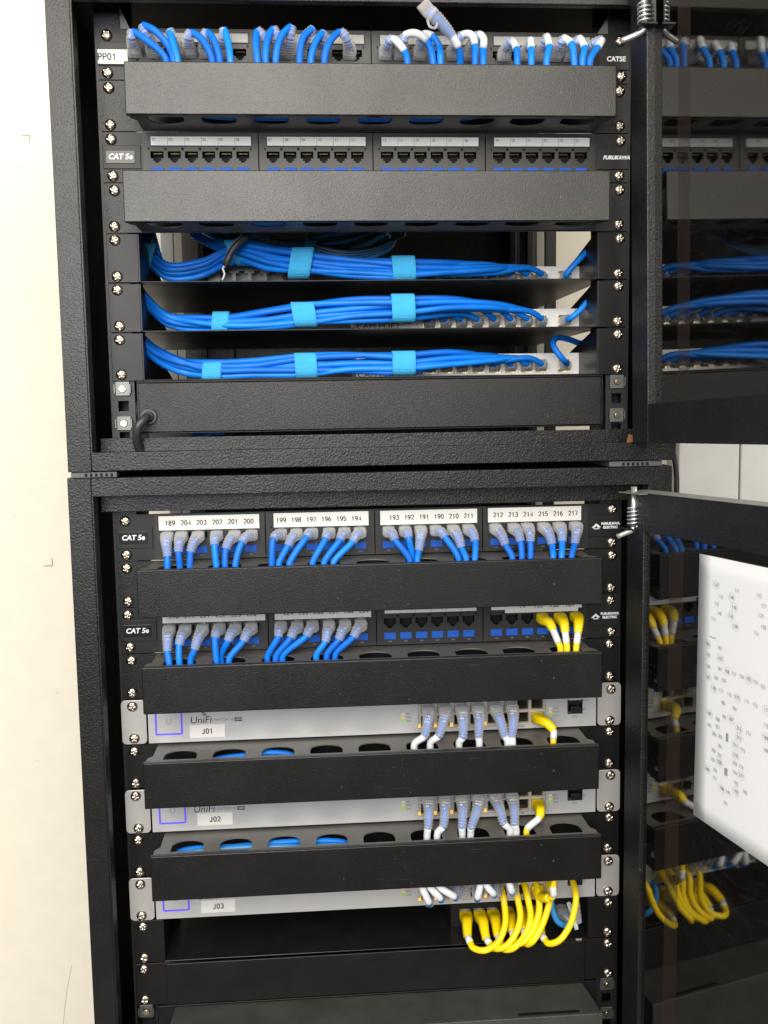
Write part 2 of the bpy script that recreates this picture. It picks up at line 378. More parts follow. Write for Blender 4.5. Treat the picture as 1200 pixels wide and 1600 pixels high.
# ------------------------------------------------------------------ the setting
w = MB(); w.box(-2500, 2600, 430, 470, -1500, 1600)
wall = tag(w.build('wall', WALL), kind='structure')
fl = MB(); fl.box(-2500, 2600, -3000, 430, -1560, -1500); tag(fl.build('floor', FLR), kind='structure')
for (cx, cy, d) in ((46, 211, 1), (82, 884, -1)):
    b = MB(); p = at(cx, cy, 429.4)
    if d > 0: b.box(p.x - 10, p.x, 429.3, 430.2, p.z - .5, p.z + .5); b.box(p.x - .6, p.x + .3, 429.3, 430.2, p.z - 10, p.z - .5)
    else: b.box(p.x - 12, p.x, 429.3, 430.2, p.z - .5, p.z + .5); b.box(p.x - .6, p.x + .3, 429.3, 430.2, p.z + .5, p.z + 10)
    b.build('pencil_corner_mark', GRY, wall)
pts, _ = spline([at(112, 1508, 429.6), at(106, 1540, 429.6), at(101, 1575, 429.6), at(99, 1602, 429.6)])
MB().tube(pts, .28, 6).build('wall_scratch', mat('scratch_grey', (.42, .40, .36), .8), wall)
for (cx, cy) in ((50, 347), (58, 1188), (22, 806), (90, 1082)):
    p = at(cx, cy, 429.8); MB().cyl((p.x, 430.1, p.z), 1.6, (0, -1, 0), .35, 12).build('wall_speck', WPAN, wall)

# a pale panelled unit on the wall to the right of the cabinets
a = at(1060, 760, 385); z0, z1 = -1480, 300
pan = empty('wall_panel', (a.x, 385, z0), 'pale grey smooth panel with one upright joint on the wall between the two open doors', 'wall panel')
xs = at(1156, 745, 385).x
b = MB(); b.box(a.x, xs - 1, 385, 429.5, z0, z1, 2); b.build('board', WPAN, pan)
b = MB(); b.box(xs + 1, xs + 520, 385, 429.5, z0, z1, 2); b.build('board', WPAN, pan)

# ------------------------------------------------------------------ cabinets
def cabinet(b, label, ztop, zbot, zrail_top, zrail_bot):
    X = 0 if b == 0 else -2.0
    xl, xr = X - 275.5, X + 275.5; yf = -42 + yo(b)
    c = empty('rack_cabinet', (X, yf, zbot), label, 'rack cabinet', 'rack cabinets stacked one above the other')
    m = MB()     # side walls
    for sx, (a0, a1) in ((-1, (xl, xl + 1.6)), (1, (xr - 1.6, xr))):
        MB().box(a0, a1, yf + 1.5, 185, zbot, ztop).build('side_panel', INNER, c)
    for (a0, a1, i0, i1) in ((xl, xl + 20.5, xl + 20.5, xl + 22.2), (xr - 20.5, xr, xr - 22.2, xr - 20.5)):
        f = MB(); f.box(a0, a1, yf, yf + 1.8, zbot, ztop, .5); f.box(i0 - .1, i1, yf + .3, yf + 18, zbot + 2, ztop - 2, .4)
        f.build('front_flange', POW, c)
    MB().box(xl + .2, xr - .2, yf + 2, 400, ztop - 1.8, ztop - .2).build('top_panel', INNER, c)
    MB().box(xl + .2, xr - .2, yf + 2, 400, zbot + .2, zbot + 1.8).build('bottom_panel', INNER, c)
    # rails
    for sx in (-1, 1):
        x0, x1 = (xo(b) - 243.5, xo(b) - 222) if sx < 0 else (xo(b) + 222, xo(b) + 243.5)
        holes = []; n = int((zrail_top - zrail_bot) / RU) - 1
        k = -2 if b == 0 else 0
        u = 0
        for u in range(0, 16):
            for h in (6.35, 22.2, 38.1):
                z = zt(b, u) - h; xc = xo(b) + sx * 232.5
                if zrail_bot + 8 < z < zrail_top - 8: holes.append([(xc - 4.8, z - 4.8), (xc + 4.8, z - 4.8), (xc + 4.8, z + 4.8), (xc - 4.8, z + 4.8)])
        r = MB(); r.plate([(x0, zrail_bot), (x1, zrail_bot), (x1, zrail_top), (x0, zrail_top)], holes, yo(b) + 2.2, yo(b) + 4.2)
        xe = x0 if sx < 0 else x1
        r.box(xe - .9, xe + .9, yo(b) + 4.4, yo(b) + 30, zrail_bot, zrail_top); r.box(min(xe, xo(b) + sx * 215), max(xe, xo(b) + sx * 215), yo(b) + 30.2, yo(b) + 32, zrail_bot, zrail_top)
        r.build('mounting_rail', RAIL, c)
        # little zinc clips on the inner side wall seen in the gap beside the rail
        k = 0
        z = zt(b, 0) - 30
        while z > zrail_bot + 10 and sx < 0:
            for dz in (0, -21 if k % 2 else -17):
                MB().box(xl + 1.7, xl + 4.0, yf + 22, yf + 30, z + dz - 5, z + dz + 3, .4).build('side_clip', GRY, c)
            z -= 62; k += 1
    # rear frame: posts and the sheet between them
    MB().box(X - 247, X - 231, 392, 400, zbot + 3, ztop - 3, 1).build('rear_post', GRY, c)
    MB().box(X + 256, X + 271, 392, 400, zbot + 3, ztop - 3, 1).build('rear_post', SMO, c)
    MB().box(X - 221, X + 246, 396, 400, zbot + 3, ztop - 3).build('rear_panel', POW, c)
    for x in (X - 200, X - 165, X + 205, X + 228): MB().box(x, x + 9, 376, 390, zbot + 3, ztop - 3, 1).build('rear_upright', SMO, c)
    return c, xl, xr, yf
cabU, xl, xr, yf = cabinet(0, 'upper black textured metal rack cabinet with glass door swung open, above the other cabinet', 42, -391, 40, -372)
m = MB(); m.box(xl + 20.8, xr - 20.8, yf - .4, yf + 1.4, -390.5, -374, .6); m.box(xl + 20.8, xr - 20.8, yf + 1.6, yf + 30, -376, -374.6, .3); m.build('bottom_bar', POW, cabU)
MB().box(xl + 2, 222, 388, 391, -388, -345).build('rear_crossbar', SMO, cabU)
m = MB(); m.box(xl + 23, xr - 23, yf + 31, yf + 33, -380, -362.5, .5); m.build('inner_sill', POW, cabU)
p = at(700, 5, yf); m = MB(); m.box(xl + 20.8, xr - 20.8, yf - .4, yf + 1.4, p.z, 41.5, .8); m.box(xl + 20.8, xr - 20.8, yf + 1.5, yf + 8, p.z, p.z + 1.4, .3); m.build('top_bar', POWF, cabU)
for pts in (((187, 11), (187, 52), (206, 52)), ((951, 24), (951, 58), (930, 58))):
    q = [at(px, py, 6) for px, py in pts]
    MB().prism([(v.x, v.z) for v in q], 5, 7).build('gap_light_plate', GRY, cabU)  # flat grey plate added for the light that shows in the corner gap
for sx in (-1, 1):
    for h in (6.35, 38.1): washer_nut(cabU, sx * 232.5, 1.0, zt(0, 7) - h)
p = at(991, 683, yf - 2)
m = MB(); m.prism([(p.x - 7, p.z - 5), (p.x + 9, p.z - 4), (p.x + 8, p.z + 2), (p.x + 3, p.z + 11), (p.x, p.z + 1), (p.x - 5, p.z + 3)], yf - 1.6, yf - .7); m.build('rust_patch', RUST, cabU)

cabL, xl2, xr2, yf2 = cabinet(1, 'lower black textured metal rack cabinet with papered glass door swung open, below the other cabinet', -396.5, -1100, -428, -1085)
m = MB(); m.box(xl2 + 20.8, xr2 - 20.8, yf2 - .4, yf2 + 1.4, -413.5, -397, .6); m.build('top_bar', POW, cabL)
m = MB(); m.box(xl2 + 23, xr2 - 23, yf2 + 27, yf2 + 29, -430.3, -412, .5); m.build('inner_header', POW, cabL)
m = MB(); m.box(xl2 + 20.8, xr2 - 20.8, yf2 - .4, yf2 + 1.4, -1099, -1080, .6); m.build('bottom_bar', POW, cabL)
for sx in (-1, 1):
    for u, h in ((11, 6.35), (11, 38.1), (12, 20)): washer_nut(cabL, xo(1) + sx * 232.5, yo(1) + 1.0, zt(1, u) - h)
# spacers between the cabinets
for x0, x1, lb in ((xl + 2, xl + 42, 'grey slotted spacer strip between the two cabinets at their left corner'), (xr - 62, xr - 12, 'grey slotted spacer strip between the two cabinets at their right corner')):
    e = empty('spacer_strip', ((x0 + x1) / 2, yf, -396), lb, 'spacer')
    holes = [[(x, yf + 3), (x + 2.2, yf + 3), (x + 2.2, yf + 7), (x, yf + 7)] for x in [x0 + 12 + 4.5 * i for i in range(6)]]
    m = MB(); m.box(x0, x1, yf + 2, yf + 200, -396.2, -391.3, .5); m.build('strip', GRY2, e)
    m = MB(); [m.box(h[0][0], h[1][0], yf + 1.6, yf + 1.95, -395.4, -392.6) for h in holes]; m.build('slots', HOLE, e)

# doors ---------------------------------------------------------------
class Door:
    def __init__(s, th, hx, hy, hz, lean=0.0, rise=0.0):
        s.h = Vector((hx, hy, hz)); s.t = Vector((math.sin(th), -math.cos(th), 0)); s.n = Vector((math.cos(th), math.sin(th), 0)); s.rise = rise; s.lean = lean
    def __call__(s, p):       # p = (s along door, n outwards, z world)
        dz = p.z - s.h.z
        return s.h + s.t * p.x + s.n * (p.y - s.lean * dz) + Vector((0, 0, dz + s.rise * p.x))
    def on(s, px, py, n):     # photo point -> (s, n, z) on the plane n
        v = ray(px, py); k = ((s.h - CP).dot(s.n) + n) / v.dot(s.n)
        W = CP + v * k - s.h; a = W.dot(s.t); return a, W.z + s.h.z - s.rise * a
def door(cab, D, top, bot, stile, rail, g, label, pinz, pins, width=520, depth=20):
    m = MB(D)
    m.box(stile[0], stile[1], 0, depth, bot, top, .9)
    m.box(width - 34, width, 0, depth, bot, top, .9)
    if rail[0]: m.box(stile[1] - .4, width - 33.6, .3, depth - .3, top - rail[0], top, .7)
    m.box(stile[1] - .4, width - 33.6, .3, depth - .3, bot, bot + rail[1], .7)
    dr = m.build('door', DOORM, cab); dr['label'] = label
    G = MB(D); G.box(stile[1] - 3, width - 32, g, g + 3, bot + rail[1] - 3, top - rail[0] + 3); G.build('glass_pane', GLASS, dr)
    e = MB(D); e.box(stile[1] + .2, stile[1] + 1.6, -.5, .3, bot + 1, top - 1); 
    T = MB(D); T.box(*pins['strip_s'], g - .35, g - .1, bot + rail[1] + 2, top - rail[0] - 2); T.build('brown_strip', BROWN, dr)  # thin translucent brown strip laid over the pane from rail to rail
    # sprung hinge pin
    s0 = pins['s']; z0 = pinz; no = Vector((0, pins['n'], 0)); D0 = D; D = lambda p: D0(p + no)
    K = MB(D); K.tube([Vector((s0, -5, z0)), Vector((s0, -5, z0 - 20)), Vector((s0, -5, z0 - pins['len']))], 2.7, 12)
    K.tube(spline([Vector((s0, -5, z0 - pins['len'] + 3)), Vector((s0, -6, z0 - pins['len'] - 1)), Vector((s0 - 3, -10, z0 - pins['len'] - 3)), Vector((s0 - 8, -pins['arm'], z0 - pins['len'] - 7))])[0], 2.5, 12)
    K.build('hinge_pin', CHR, dr, smooth=True)
    H = MB(D); coil = []
    n0 = 5.0; 
    for i in range(int(n0 * 16) + 1):
        a = 2 * math.pi * i / 16; coil.append(Vector((s0 + 5.2 * math.cos(a), -5 + 5.2 * math.sin(a), z0 - pins['len'] + 3 + 3.5 * i / 16)))
    H.tube(coil, .95, 7); H.build('spring', CHR, dr, smooth=True)
    B = MB(D); B.box(s0 - 14, s0 + 13, -11, 1, z0 - pins['len'] - .5, z0 - pins['len'] + 1.2, .3); B.box(s0 - 14, s0 + 13, -1.5, -.1, z0 - pins['len'] + 1.2, z0 - 4, .3)
    B.build('hinge_bracket', GLOSS, dr)
    return dr
DU = Door(math.radians(3.6), 230, -44, -374, lean=0.016, rise=.030)
DLo = Door(math.radians(8.67), 229, -42, -419, lean=0, rise=.03)
dU = door(cabU, DU, 44, -374, (9, 44), (32, 34), 7, 'smoked glass door of the upper cabinet, swung open', 8, {'s': 42, 'n': 4, 'arm': 22, 'len': 36, 'strip_s': (90, 112)})
dL = door(cabL, DLo, -419, -1085, (2, 34), (35, 35), 3.65, 'smoked glass door of the lower cabinet, swung open, a sheet taped to it', -414, {'s': 16, 'n': 4.5, 'arm': 17, 'len': 39, 'strip_s': (75, 97)})
m = MB(DLo); m.box(2, 42, -9, -.3, -419.8, -418.9, .2); m.box(1, 490, -.4, 22, -418.9, -418.2, .2); m.build('door_edge_plate', GRY, dL)

# the sheet taped on the lower door
def onD(px, py, n): return DLo.on(px, py, n)
q = [onD(1093, 865, 2.6), onD(1200, 885, 2.6), onD(1082, 1270, 2.6)]
sL, zT, zB = q[0][0], q[0][1], q[2][1]
O = DLo(Vector((sL, 2.6, zB)))
paper = empty('sheet_of_paper', O, 'white printed number plan taped on the glass of the lower door', 'paper')
def pn(a_, z_):
    u_ = (a_ - sL) / 300; v_ = (zT - z_) / (zT - zB)
    return 2.6 - .5 * abs(math.sin(u_ * 6.5)) * v_ - 1.6 * max(0, v_ - .45) ** 2 * (1.2 - u_) - .8 * math.exp(-u_ * 9) * v_
m = MB(DLo); N = 16; gr = []
for k in (0, .25):
    gr.append([[m._v((sL + 300 * i / N, pn(sL + 300 * i / N, zT + (zB - zT) * j / N) + k, zT + (zB - zT) * j / N)) for j in range(N + 1)] for i in range(N + 1)])
for i in range(N):
    for j in range(N):
        for g_, fl in ((gr[0], 1), (gr[1], -1)):
            m.bm.faces.new([g_[i][j], g_[i][j + 1], g_[i + 1][j + 1], g_[i + 1][j]][::fl])
for i in range(N):
    for (p_, q_) in (((i, 0), (i + 1, 0)), ((i, N), (i + 1, N)), ((0, i), (0, i + 1)), ((N, i), (N, i + 1))):
        m.bm.faces.new((gr[0][p_[0]][p_[1]], gr[0][q_[0]][q_[1]], gr[1][q_[0]][q_[1]], gr[1][p_[0]][p_[1]]))
m.build('sheet', PAP, paper, smooth=True)
marks = [(1117, 914, '142'), (1150, 923, '141'), (1125, 932, '147'), (1141, 933, '146'), (1184, 931, '122'), (1118, 943, '143'), (1145, 949, '140'), (1191, 947, '127'),
         (1122, 958, '148'), (1140, 963, '145'), (1187, 962, '123'), (1113, 967, '144'), (1147, 979, '139'), (1191, 980, '128'), (1180, 990, '124'),
         (1104, 1006, '164'), (1123, 1012, '163'), (1105, 1023, '165'), (1124, 1029, '162'), (1105, 1041, '166'), (1123, 1045, '161'), (1134, 1049, '158'), (1145, 1053, '157'), (1157, 1057, '156'), (1168, 1061, '155'), (1179, 1066, '154'), (1190, 1073, '153'),
         (1105, 1058, '167'), (1117, 1059, '160'), (1129, 1063, '159'), (1113, 1075, '178'), (1125, 1079, '177'), (1138, 1085, '176'), (1150, 1090, '175'), (1165, 1096, '174'), (1178, 1102, '173'), (1196, 1110, '171'),
         (1128, 1098, '180'), (1146, 1107, '184'), (1107, 1115, '182'), (1120, 1124, '208'), (1130, 1120, '185'), (1141, 1124, '187'), (1107, 1133, '183'), (1120, 1136, '207'), (1153, 1139, '213'), (1168, 1146, '214'), (1195, 1134, '170'), (1195, 1153, '169'),
         (1115, 1147, '206'), (1124, 1151, '205'), (1153, 1153, '212'), (1195, 1172, '168'), (1124, 1166, '204'), (1148, 1165, '211'), (1114, 1173, '203'), (1123, 1180, '202'), (1148, 1180, '210'), (1159, 1172, '215'), (1113, 1187, '201'), (1123, 1191, '200'), (1147, 1193, '209'), (1157, 1198, '216'),
         (1104, 1202, '199'), (1116, 1203, '198'), (1147, 1207, '194'), (1157, 1212, '217'), (1116, 1216, '197'), (1149, 1224, '193'), (1127, 1232, '196'), (1137, 1238, '195'), (1163, 1238, '190'), (1149, 1237, '192'), (1133, 1255, '191')]
Rt = Matrix((DLo.t, Vector((0, 0, 1)), -DLo.n * 1)).transposed()
for i, (px, py, s_) in enumerate(marks):
    a, z = onD(px, py, 1.0)
    digits('printed_number', s_, 2.9, DLo(Vector((a, pn(a, z) - .35, z))), INKG if i % 3 == 0 else INKP, paper, .15, DLo.t, -DLo.n)
    if i % 3 == 0:
        P = [Vector((a + 4.9 * math.cos(t * math.pi / 8), pn(a, z) - .35, z + 3.5 * math.sin(t * math.pi / 8))) for t in range(17)]
        MB(DLo).tube(P, .08, 4).build('printed_ring', INKP, paper)
for px0, py0, px1, py1 in ((1133, 1146, 1136, 1160), (1131, 1200, 1135, 1213), (1107, 995, 1116, 998)):
    a, z = onD(px0, py0, 1.0); a2, z2 = onD(px1, py1, 1.0); MB(DLo).box(min(a, a2), max(a, a2) + .4, pn(a, z) - .5, pn(a, z) - .2, min(z, z2), max(z, z2) + .5).build('printed_bar', INKP, paper)

# black cable hanging behind the right edge of the cabinets
pts, _ = spline([at(1035, 640, 120), at(1048, 690, 120), at(1056, 730, 120), at(1057, 775, 120), at(1050, 830, 120), at(1040, 900, 120)])
tag(MB().tube(pts, 3.0, 8).build('hanging_cable', BLK, smooth=True), 'black cable hanging down behind the right edge of the cabinets', 'cable')

# ------------------------------------------------------------------ horizontal cable managers (ducts)
DW = 211.5
def dhole(cx, flip):
    w, y0, y1 = 15.2, -43, -18
    pts = [(cx - w, y0), (cx + w, y0)]
    for i in range(0, 13):
        a = math.pi * i / 12; pts.append((cx + w * math.cos(a) * (1 if abs(math.cos(a)) < .99 else 1), y0 + 8 + (y1 - y0 - 8) * math.sin(a) ** .75))
    return pts
def duct(b, u, label, tilt=0):
    X, Y, Z = xo(b), yo(b), zt(b, u); dx = {(0, 1): 1.4, (0, 3): -3.6, (1, 1): -3, (1, 3): -2.2, (1, 5): -4.6, (1, 7): -1.5}[(b, u)] 
    c = empty('cable_manager', (X, Y, Z - RU), label, 'cable manager', 'black horizontal cable managers')
    X2 = X + dx
    m = MB(); m.plate([(X - 241, Z - 43.9), (X + 241, Z - 43.9), (X + 241, Z - .5), (X - 241, Z - .5)], [], Y - .6, Y + 1.8); m.build('back_plate', POWF, c)
    for zz, nm in ((Z - 2.6, 'top_plate'), (Z - RU + 1.4, 'bottom_plate')):
        x0, x1 = X2 - DW + 7, X2 + DW - 3
        holes = [[(X2 + h[0], Y + h[1]) for h in dhole(-180 + 45.2 * i, 0)] for i in range(9)]
        P = MB(); P.plate([(X2 - DW + 6, Y - .7), (X2 - DW + 6, Y - 32), (X2 - DW + 1.5, Y - 38), (X2 - DW + 1.5, Y - 51.4), (X2 + DW - 1.5, Y - 51.4), (X2 + DW - 1.5, Y - 38), (X2 + DW - 6, Y - 32), (X2 + DW - 6, Y - .7)][::-1], holes, zz, zz + 1.2, 'z')
        P.build(nm, DTOP, c)
        L = MB()
        for cx in ((X2 - 136, X2 + 122)):
            L.box(cx - 13, cx + 13, Y - 49.5, Y - 46.6, zz + (1.21 if nm == 'top_plate' else -.25), zz + (1.45 if nm == 'top_plate' else -.01))
        L.build('latch_slot', HOLE, c)
    m = MB(); m.box(X2 - DW, X2 + DW, Y - 53.5, Y - 52, Z - 43.8, Z - .7, .8)
    m.box(X2 - DW, X2 + DW, Y - 51.9, Y - 48, Z - 1.35, Z - .7, .2); m.box(X2 - DW, X2 + DW, Y - 51.9, Y - 48, Z - 43.8, Z - 43.1, .2)
    m.build('cover', COVW if b == 0 else POWF, c)
    screws(c, b, u); return c
duct(0, 1, 'cable manager with loops of blue cable dropping into it from the topmost patch panel')
duct(0, 3, 'cable manager below the patch panel with empty ports, above the three cable shelves')
duct(1, 1, 'cable manager under the patch panel whose labels run from 189 to 217')
duct(1, 3, 'cable manager under the patch panel with three yellow plugs, above the switch labelled J01')
duct(1, 5, 'cable manager between the switches labelled J01 and J02')
duct(1, 7, 'cable manager between the switches labelled J02 and J03')

# ------------------------------------------------------------------ patch panels
PX = [13.0 + 15.3 * i for i in range(6)]
MX = [-205.3, -101.6, 2.1, 105.8]
def portpoly(cx, cz, w=5.8, h=4.6):
    return [(cx - w, cz + h), (cx - w, cz - h * .35), (cx - w * .62, cz - h * .35), (cx - w * .62, cz - h * .8), (cx - w * .34, cz - h * .8), (cx - w * .34, cz - h * 1.15),
            (cx + w * .34, cz - h * 1.15), (cx + w * .34, cz - h * .8), (cx + w * .62, cz - h * .8), (cx + w * .62, cz - h * .35), (cx + w, cz - h * .35), (cx + w, cz + h)]
def socket_mesh(w=6.2, h=5.0):
    m = MB(); m.box(-w, w, 9, 10, -h * 1.3, h + .3); m.box(-w - .8, -w, 0, 9.5, -h * 1.3, h + .3); m.box(w, w + .8, 0, 9.5, -h * 1.3, h + .3)
    m.box(-w - .8, w + .8, 0, 10, h + .3, h + 1.1); m.box(-w - .8, w + .8, 0, 10, -h * 1.3 - .8, -h * 1.3)
    me = m.mesh('port'); me.materials.append(HOLE); me.materials.append(GOLD)
    return me
def contacts_mesh():
    m = MB()
    for i in range(8): m.box(-3.7 + i * 1.02, -3.3 + i * 1.02, 3.0, 8.6, 3.2, 4.2)
    me = m.mesh('contacts'); me.materials.append(GOLD); return me
SOCK, CONT = socket_mesh(), contacts_mesh()
mm_ = MB(); mm_.box(-5.6, 5.6, -1.0, .2, -3.3, 3.3, .3); SHUT = mm_.mesh('port_shutter'); SHUT.materials.append(BLUEI)
def patch(b, u, label, stickers, strips, port_z=-22.0, small=None):
    X, Y, Z = xo(b), yo(b), zt(b, u)
    c = empty('patch_bay', (X, Y, Z - RU), label, 'patch panel', 'black patch panels')
    m = MB(); m.plate([(X - 241, Z - 44), (X + 241, Z - 44), (X + 241, Z - .4), (X - 241, Z - .4)], [[(X - 203, Z - 41), (X + 207, Z - 41), (X + 207, Z - 4), (X - 203, Z - 4)]], Y - .8, Y + 1.4)
    for sx in (-1, 1):
        x0, x1 = (X - 241, X - 207) if sx < 0 else (X + 211, X + 241)
        m.box(x0 + .5, x1, Y - 2.0, Y - .9, Z - 32.5, Z - 12, .4)
    m.build('frame_plate', PLA, c)
    for k, mx in enumerate(MX):
        x0, x1 = X + mx + .5, X + mx + 103.2
        holes = [portpoly(X + mx + p, Z + port_z) for p in PX]
        f = MB(); f.plate([(x0, Z - 43.6), (x1, Z - 43.6), (x1, Z - .8), (x0, Z - .8)], holes, Y - 3.0, Y - .9)
        f.box(x0 + 7, x1 - 5, Y - 3.7, Y - 3.05, Z - 13.2, Z - 3.4, .25)
        f.build('module_face', MODM, c)
        tk = MB()
        for i, p in enumerate(PX):
            for d in (-7.2, 7.2):
                tk.box(X + mx + p + d - .7, X + mx + p + d + .7, Y - 3.25, Y - 3.05, Z - 16.2, Z - 14.3)
        tk.build('clip_slots', HOLE, c)
        for p in PX:
            s = link('port', SOCK, None, c, (X + mx + p, Y - .85, Z + port_z)); link('contacts', CONT, None, s, (X + mx + p, Y - .85, Z + port_z))
            link('port_shutter', SHUT, None, c, (X + mx + p, Y - 3.1, Z + port_z - 12.8))
            text('port_print', '568', 2.2, (X + mx + p, Y - 3.12, Z + port_z - 18.4), INKG, c)
        if strips[k]:
            s = MB(); s.box(x0 + 7.5, x1 - 6, Y - 4.3, Y - 3.75, Z - 12.6, Z - 4.8, .2); o = s.build('label_strip', LABG if strips[k] == 'grey' else LAB, c)
            dv = MB(); [dv.box(x0 + 7.5 + 14.95 * i - .15, x0 + 7.5 + 14.95 * i + .15, Y - 4.4, Y - 4.31, Z - 12.4, Z - 5) for i in range(1, 6)]; dv.build('divider_lines', INKG, o)
            if small:
                for i in range(6): digits('small_number', '%02d' % (k * 6 + i + 1), 2.3, (x0 + 10.2 + 14.95 * i, Y - 4.32, Z - 7.4), INKG, o)
        if stickers[k]:
            a0, a1, z0, z1, words, tx0, dxx = stickers[k]
            s = MB(); s.box(X + a0, X + a1, Y - 5.3, Y - 4.9, Z + z1, Z + z0, .1); o = s.build('sticker', LAB, c)
            for i, wd in enumerate(words): digits('sticker_number', wd, 4.4, (X + tx0 + dxx * i, Y - 5.33, Z + (z0 + z1) / 2 + .2), INK, o)
    screws(c, b, u, y=-1.6)
    return c, X, Y, Z
def badge(c, X, Y, Z, italic=True):
    m = MB(); m.box(X - 238, X - 212, Y - 2.6, Y - 2.1, Z - 28, Z - 16.5, .3); o = m.build('badge', GLOSS, c)
    text('badge_text', 'CAT 5e', 6.6, (X - 225, Y - 2.65, Z - 22.2), INKW, o, shear=.18, bold=.22)

c, X, Y, Z = patch(0, 0, 'topmost patch panel with sticker PP01 on its ear and clear plugs arching forward', [None] * 4, ['grey'] * 4)
m = MB(); p0 = at(152, 77, Y - 3); p1 = at(200, 100, Y - 3); m.box(p0.x, p1.x, Y - 3.2, Y - 2.8, p1.z, p0.z, .1); o = m.build('sticker', LAB, c)
digits('sticker_text', 'PP01', 5.6, ((p0.x + p1.x) / 2 - 5, Y - 3.25, (p0.z + p1.z) / 2), INK, o)
p = at(963, 92.5, Y - 2.1); text('panel_text', 'CAT5E', 6.0, (p.x, Y - 2.1, p.z), INKW, c, bold=.18)
c, X, Y, Z = patch(0, 2, 'patch panel with all twenty four ports empty and small white number strips', [None] * 4, ['white'] * 4, small=True, port_z=-22)
badge(c, X, Y, Z)
p = at(963, 246.5, Y - 2.1); text('maker_text', 'FURUKAWA', 4.6, (p.x, Y - 2.1, p.z), INKW, c, shear=.3, bold=.22)
st = [(-200.5, -107, -2.2, -15.6, '189 204 203 202 201 200'.split(), -190, 14.6), (-93.5, -3.8, -1.9, -15.4, '199 198 197 196 195 194'.split(), -86.5, 14.2),
      (7.3, 100.3, -2.0, -15.6, '193 192 191 190 210 211'.split(), 20.5, 14.3), (110.8, 201.6, -1.8, -15.6, '212 213 214 215 216 217'.split(), 120.5, 14.6)]
c, X, Y, Z = patch(1, 0, 'fully plugged patch panel with white number stickers from 189 to 217', st, [0] * 4)
badge(c, X, Y, Z)
def maker(c, X, Y, Z):
    text('maker_text', 'FURUKAWA', 3.3, (X + 231.5, Y - 2.1, Z - 20.0), INKW, c, bold=.16)
    text('maker_text', 'ELECTRIC', 3.3, (X + 231.5, Y - 2.1, Z - 23.6), INKW, c, bold=.16)
    m = MB(); x, z = X + 217.5, Z - 22.2
    m.prism([(x - 4.6, z - 1.6), (x, z + 2.6), (x + 4.4, z - 1.0), (x + 1.6, z - 1.6), (x, z + .4), (x - 2.0, z - 1.6)], Y - 2.25, Y - 2.02)
    m.prism([(x - 3, z - 2.2), (x + 3.4, z - 2.2), (x + 2.6, z - 2.9), (x - 2.2, z - 2.9)], Y - 2.25, Y - 2.02); m.build('maker_emblem', INKW, c)
maker(c, X, Y, Z)
st2 = [(-200.5, -104, -2.0, -15.2, '218 219 221 222 223 220'.split(), -190, 14.6), (-95, -3, -2.0, -15.2, '224 205 206 207 208 209'.split(), -82, 14.4), None,
       (127, 199, -2.4, -15.6, '74 155 156 181'.split(), 144, 15.6)]
c, X, Y, Z = patch(1, 2, 'patch panel with nine empty ports and three yellow plugs at its right end', st2, [0, 0, 'white', 'white'])
badge(c, X, Y, Z); maker(c, X, Y, Z)

# ------------------------------------------------------------------ shelves and their small switches
def shelf(b, u, label, depth=300, gus=True, lip=0):
    X, Y, Z = xo(b), yo(b), zt(b, u)
    c = empty('rack_shelf', (X, Y, Z - RU), label, 'rack shelf', 'black rack shelves')
    m = MB(); m.prism([(X - 212, Y - 1.5), (X + 212, Y - 1.5), (X + 212, Y + 12), (X + 221, Y + 30), (X + 221, Y + depth), (X - 243, Y + depth), (X - 243, Y + 40), (X - 212, Y + 10)], Z - 43.9, Z - 42.9, axis='z', bev=.25); m.build('tray', GLOSS if b else SMO, c)
    for sx in (-1, 1):
        a = sorted((X + sx * 241, X + sx * 213))
        m = MB(); m.box(a[0], a[1], Y - 1.2, Y + 1.2, Z - 43.9, Z - .6, .4)
        xs_ = X + sx * 212.6
        m.prism([(Y - .9, Z - 43), (Y - .9, Z - .8), (Y + 10, Z - .8), (Y + 215, Z - 41), (Y + 215, Z - 43)], xs_ - .6, xs_ + .6, axis='x')
        m.build('side_bracket', SMO, c)
    screws(c, b, u, y=-1.4); return c
shelf(0, 4, 'topmost of the three black rack shelves holding tied bundles of blue cable')
shelf(0, 5, 'middle of the three black rack shelves holding tied bundles of blue cable')
shelf(0, 6, 'lowest of the three black rack shelves, right above the plain black front box')
shelf(1, 9, 'glossy black rack shelf below the switch labelled J03, with yellow cable loops at its right', depth=300)

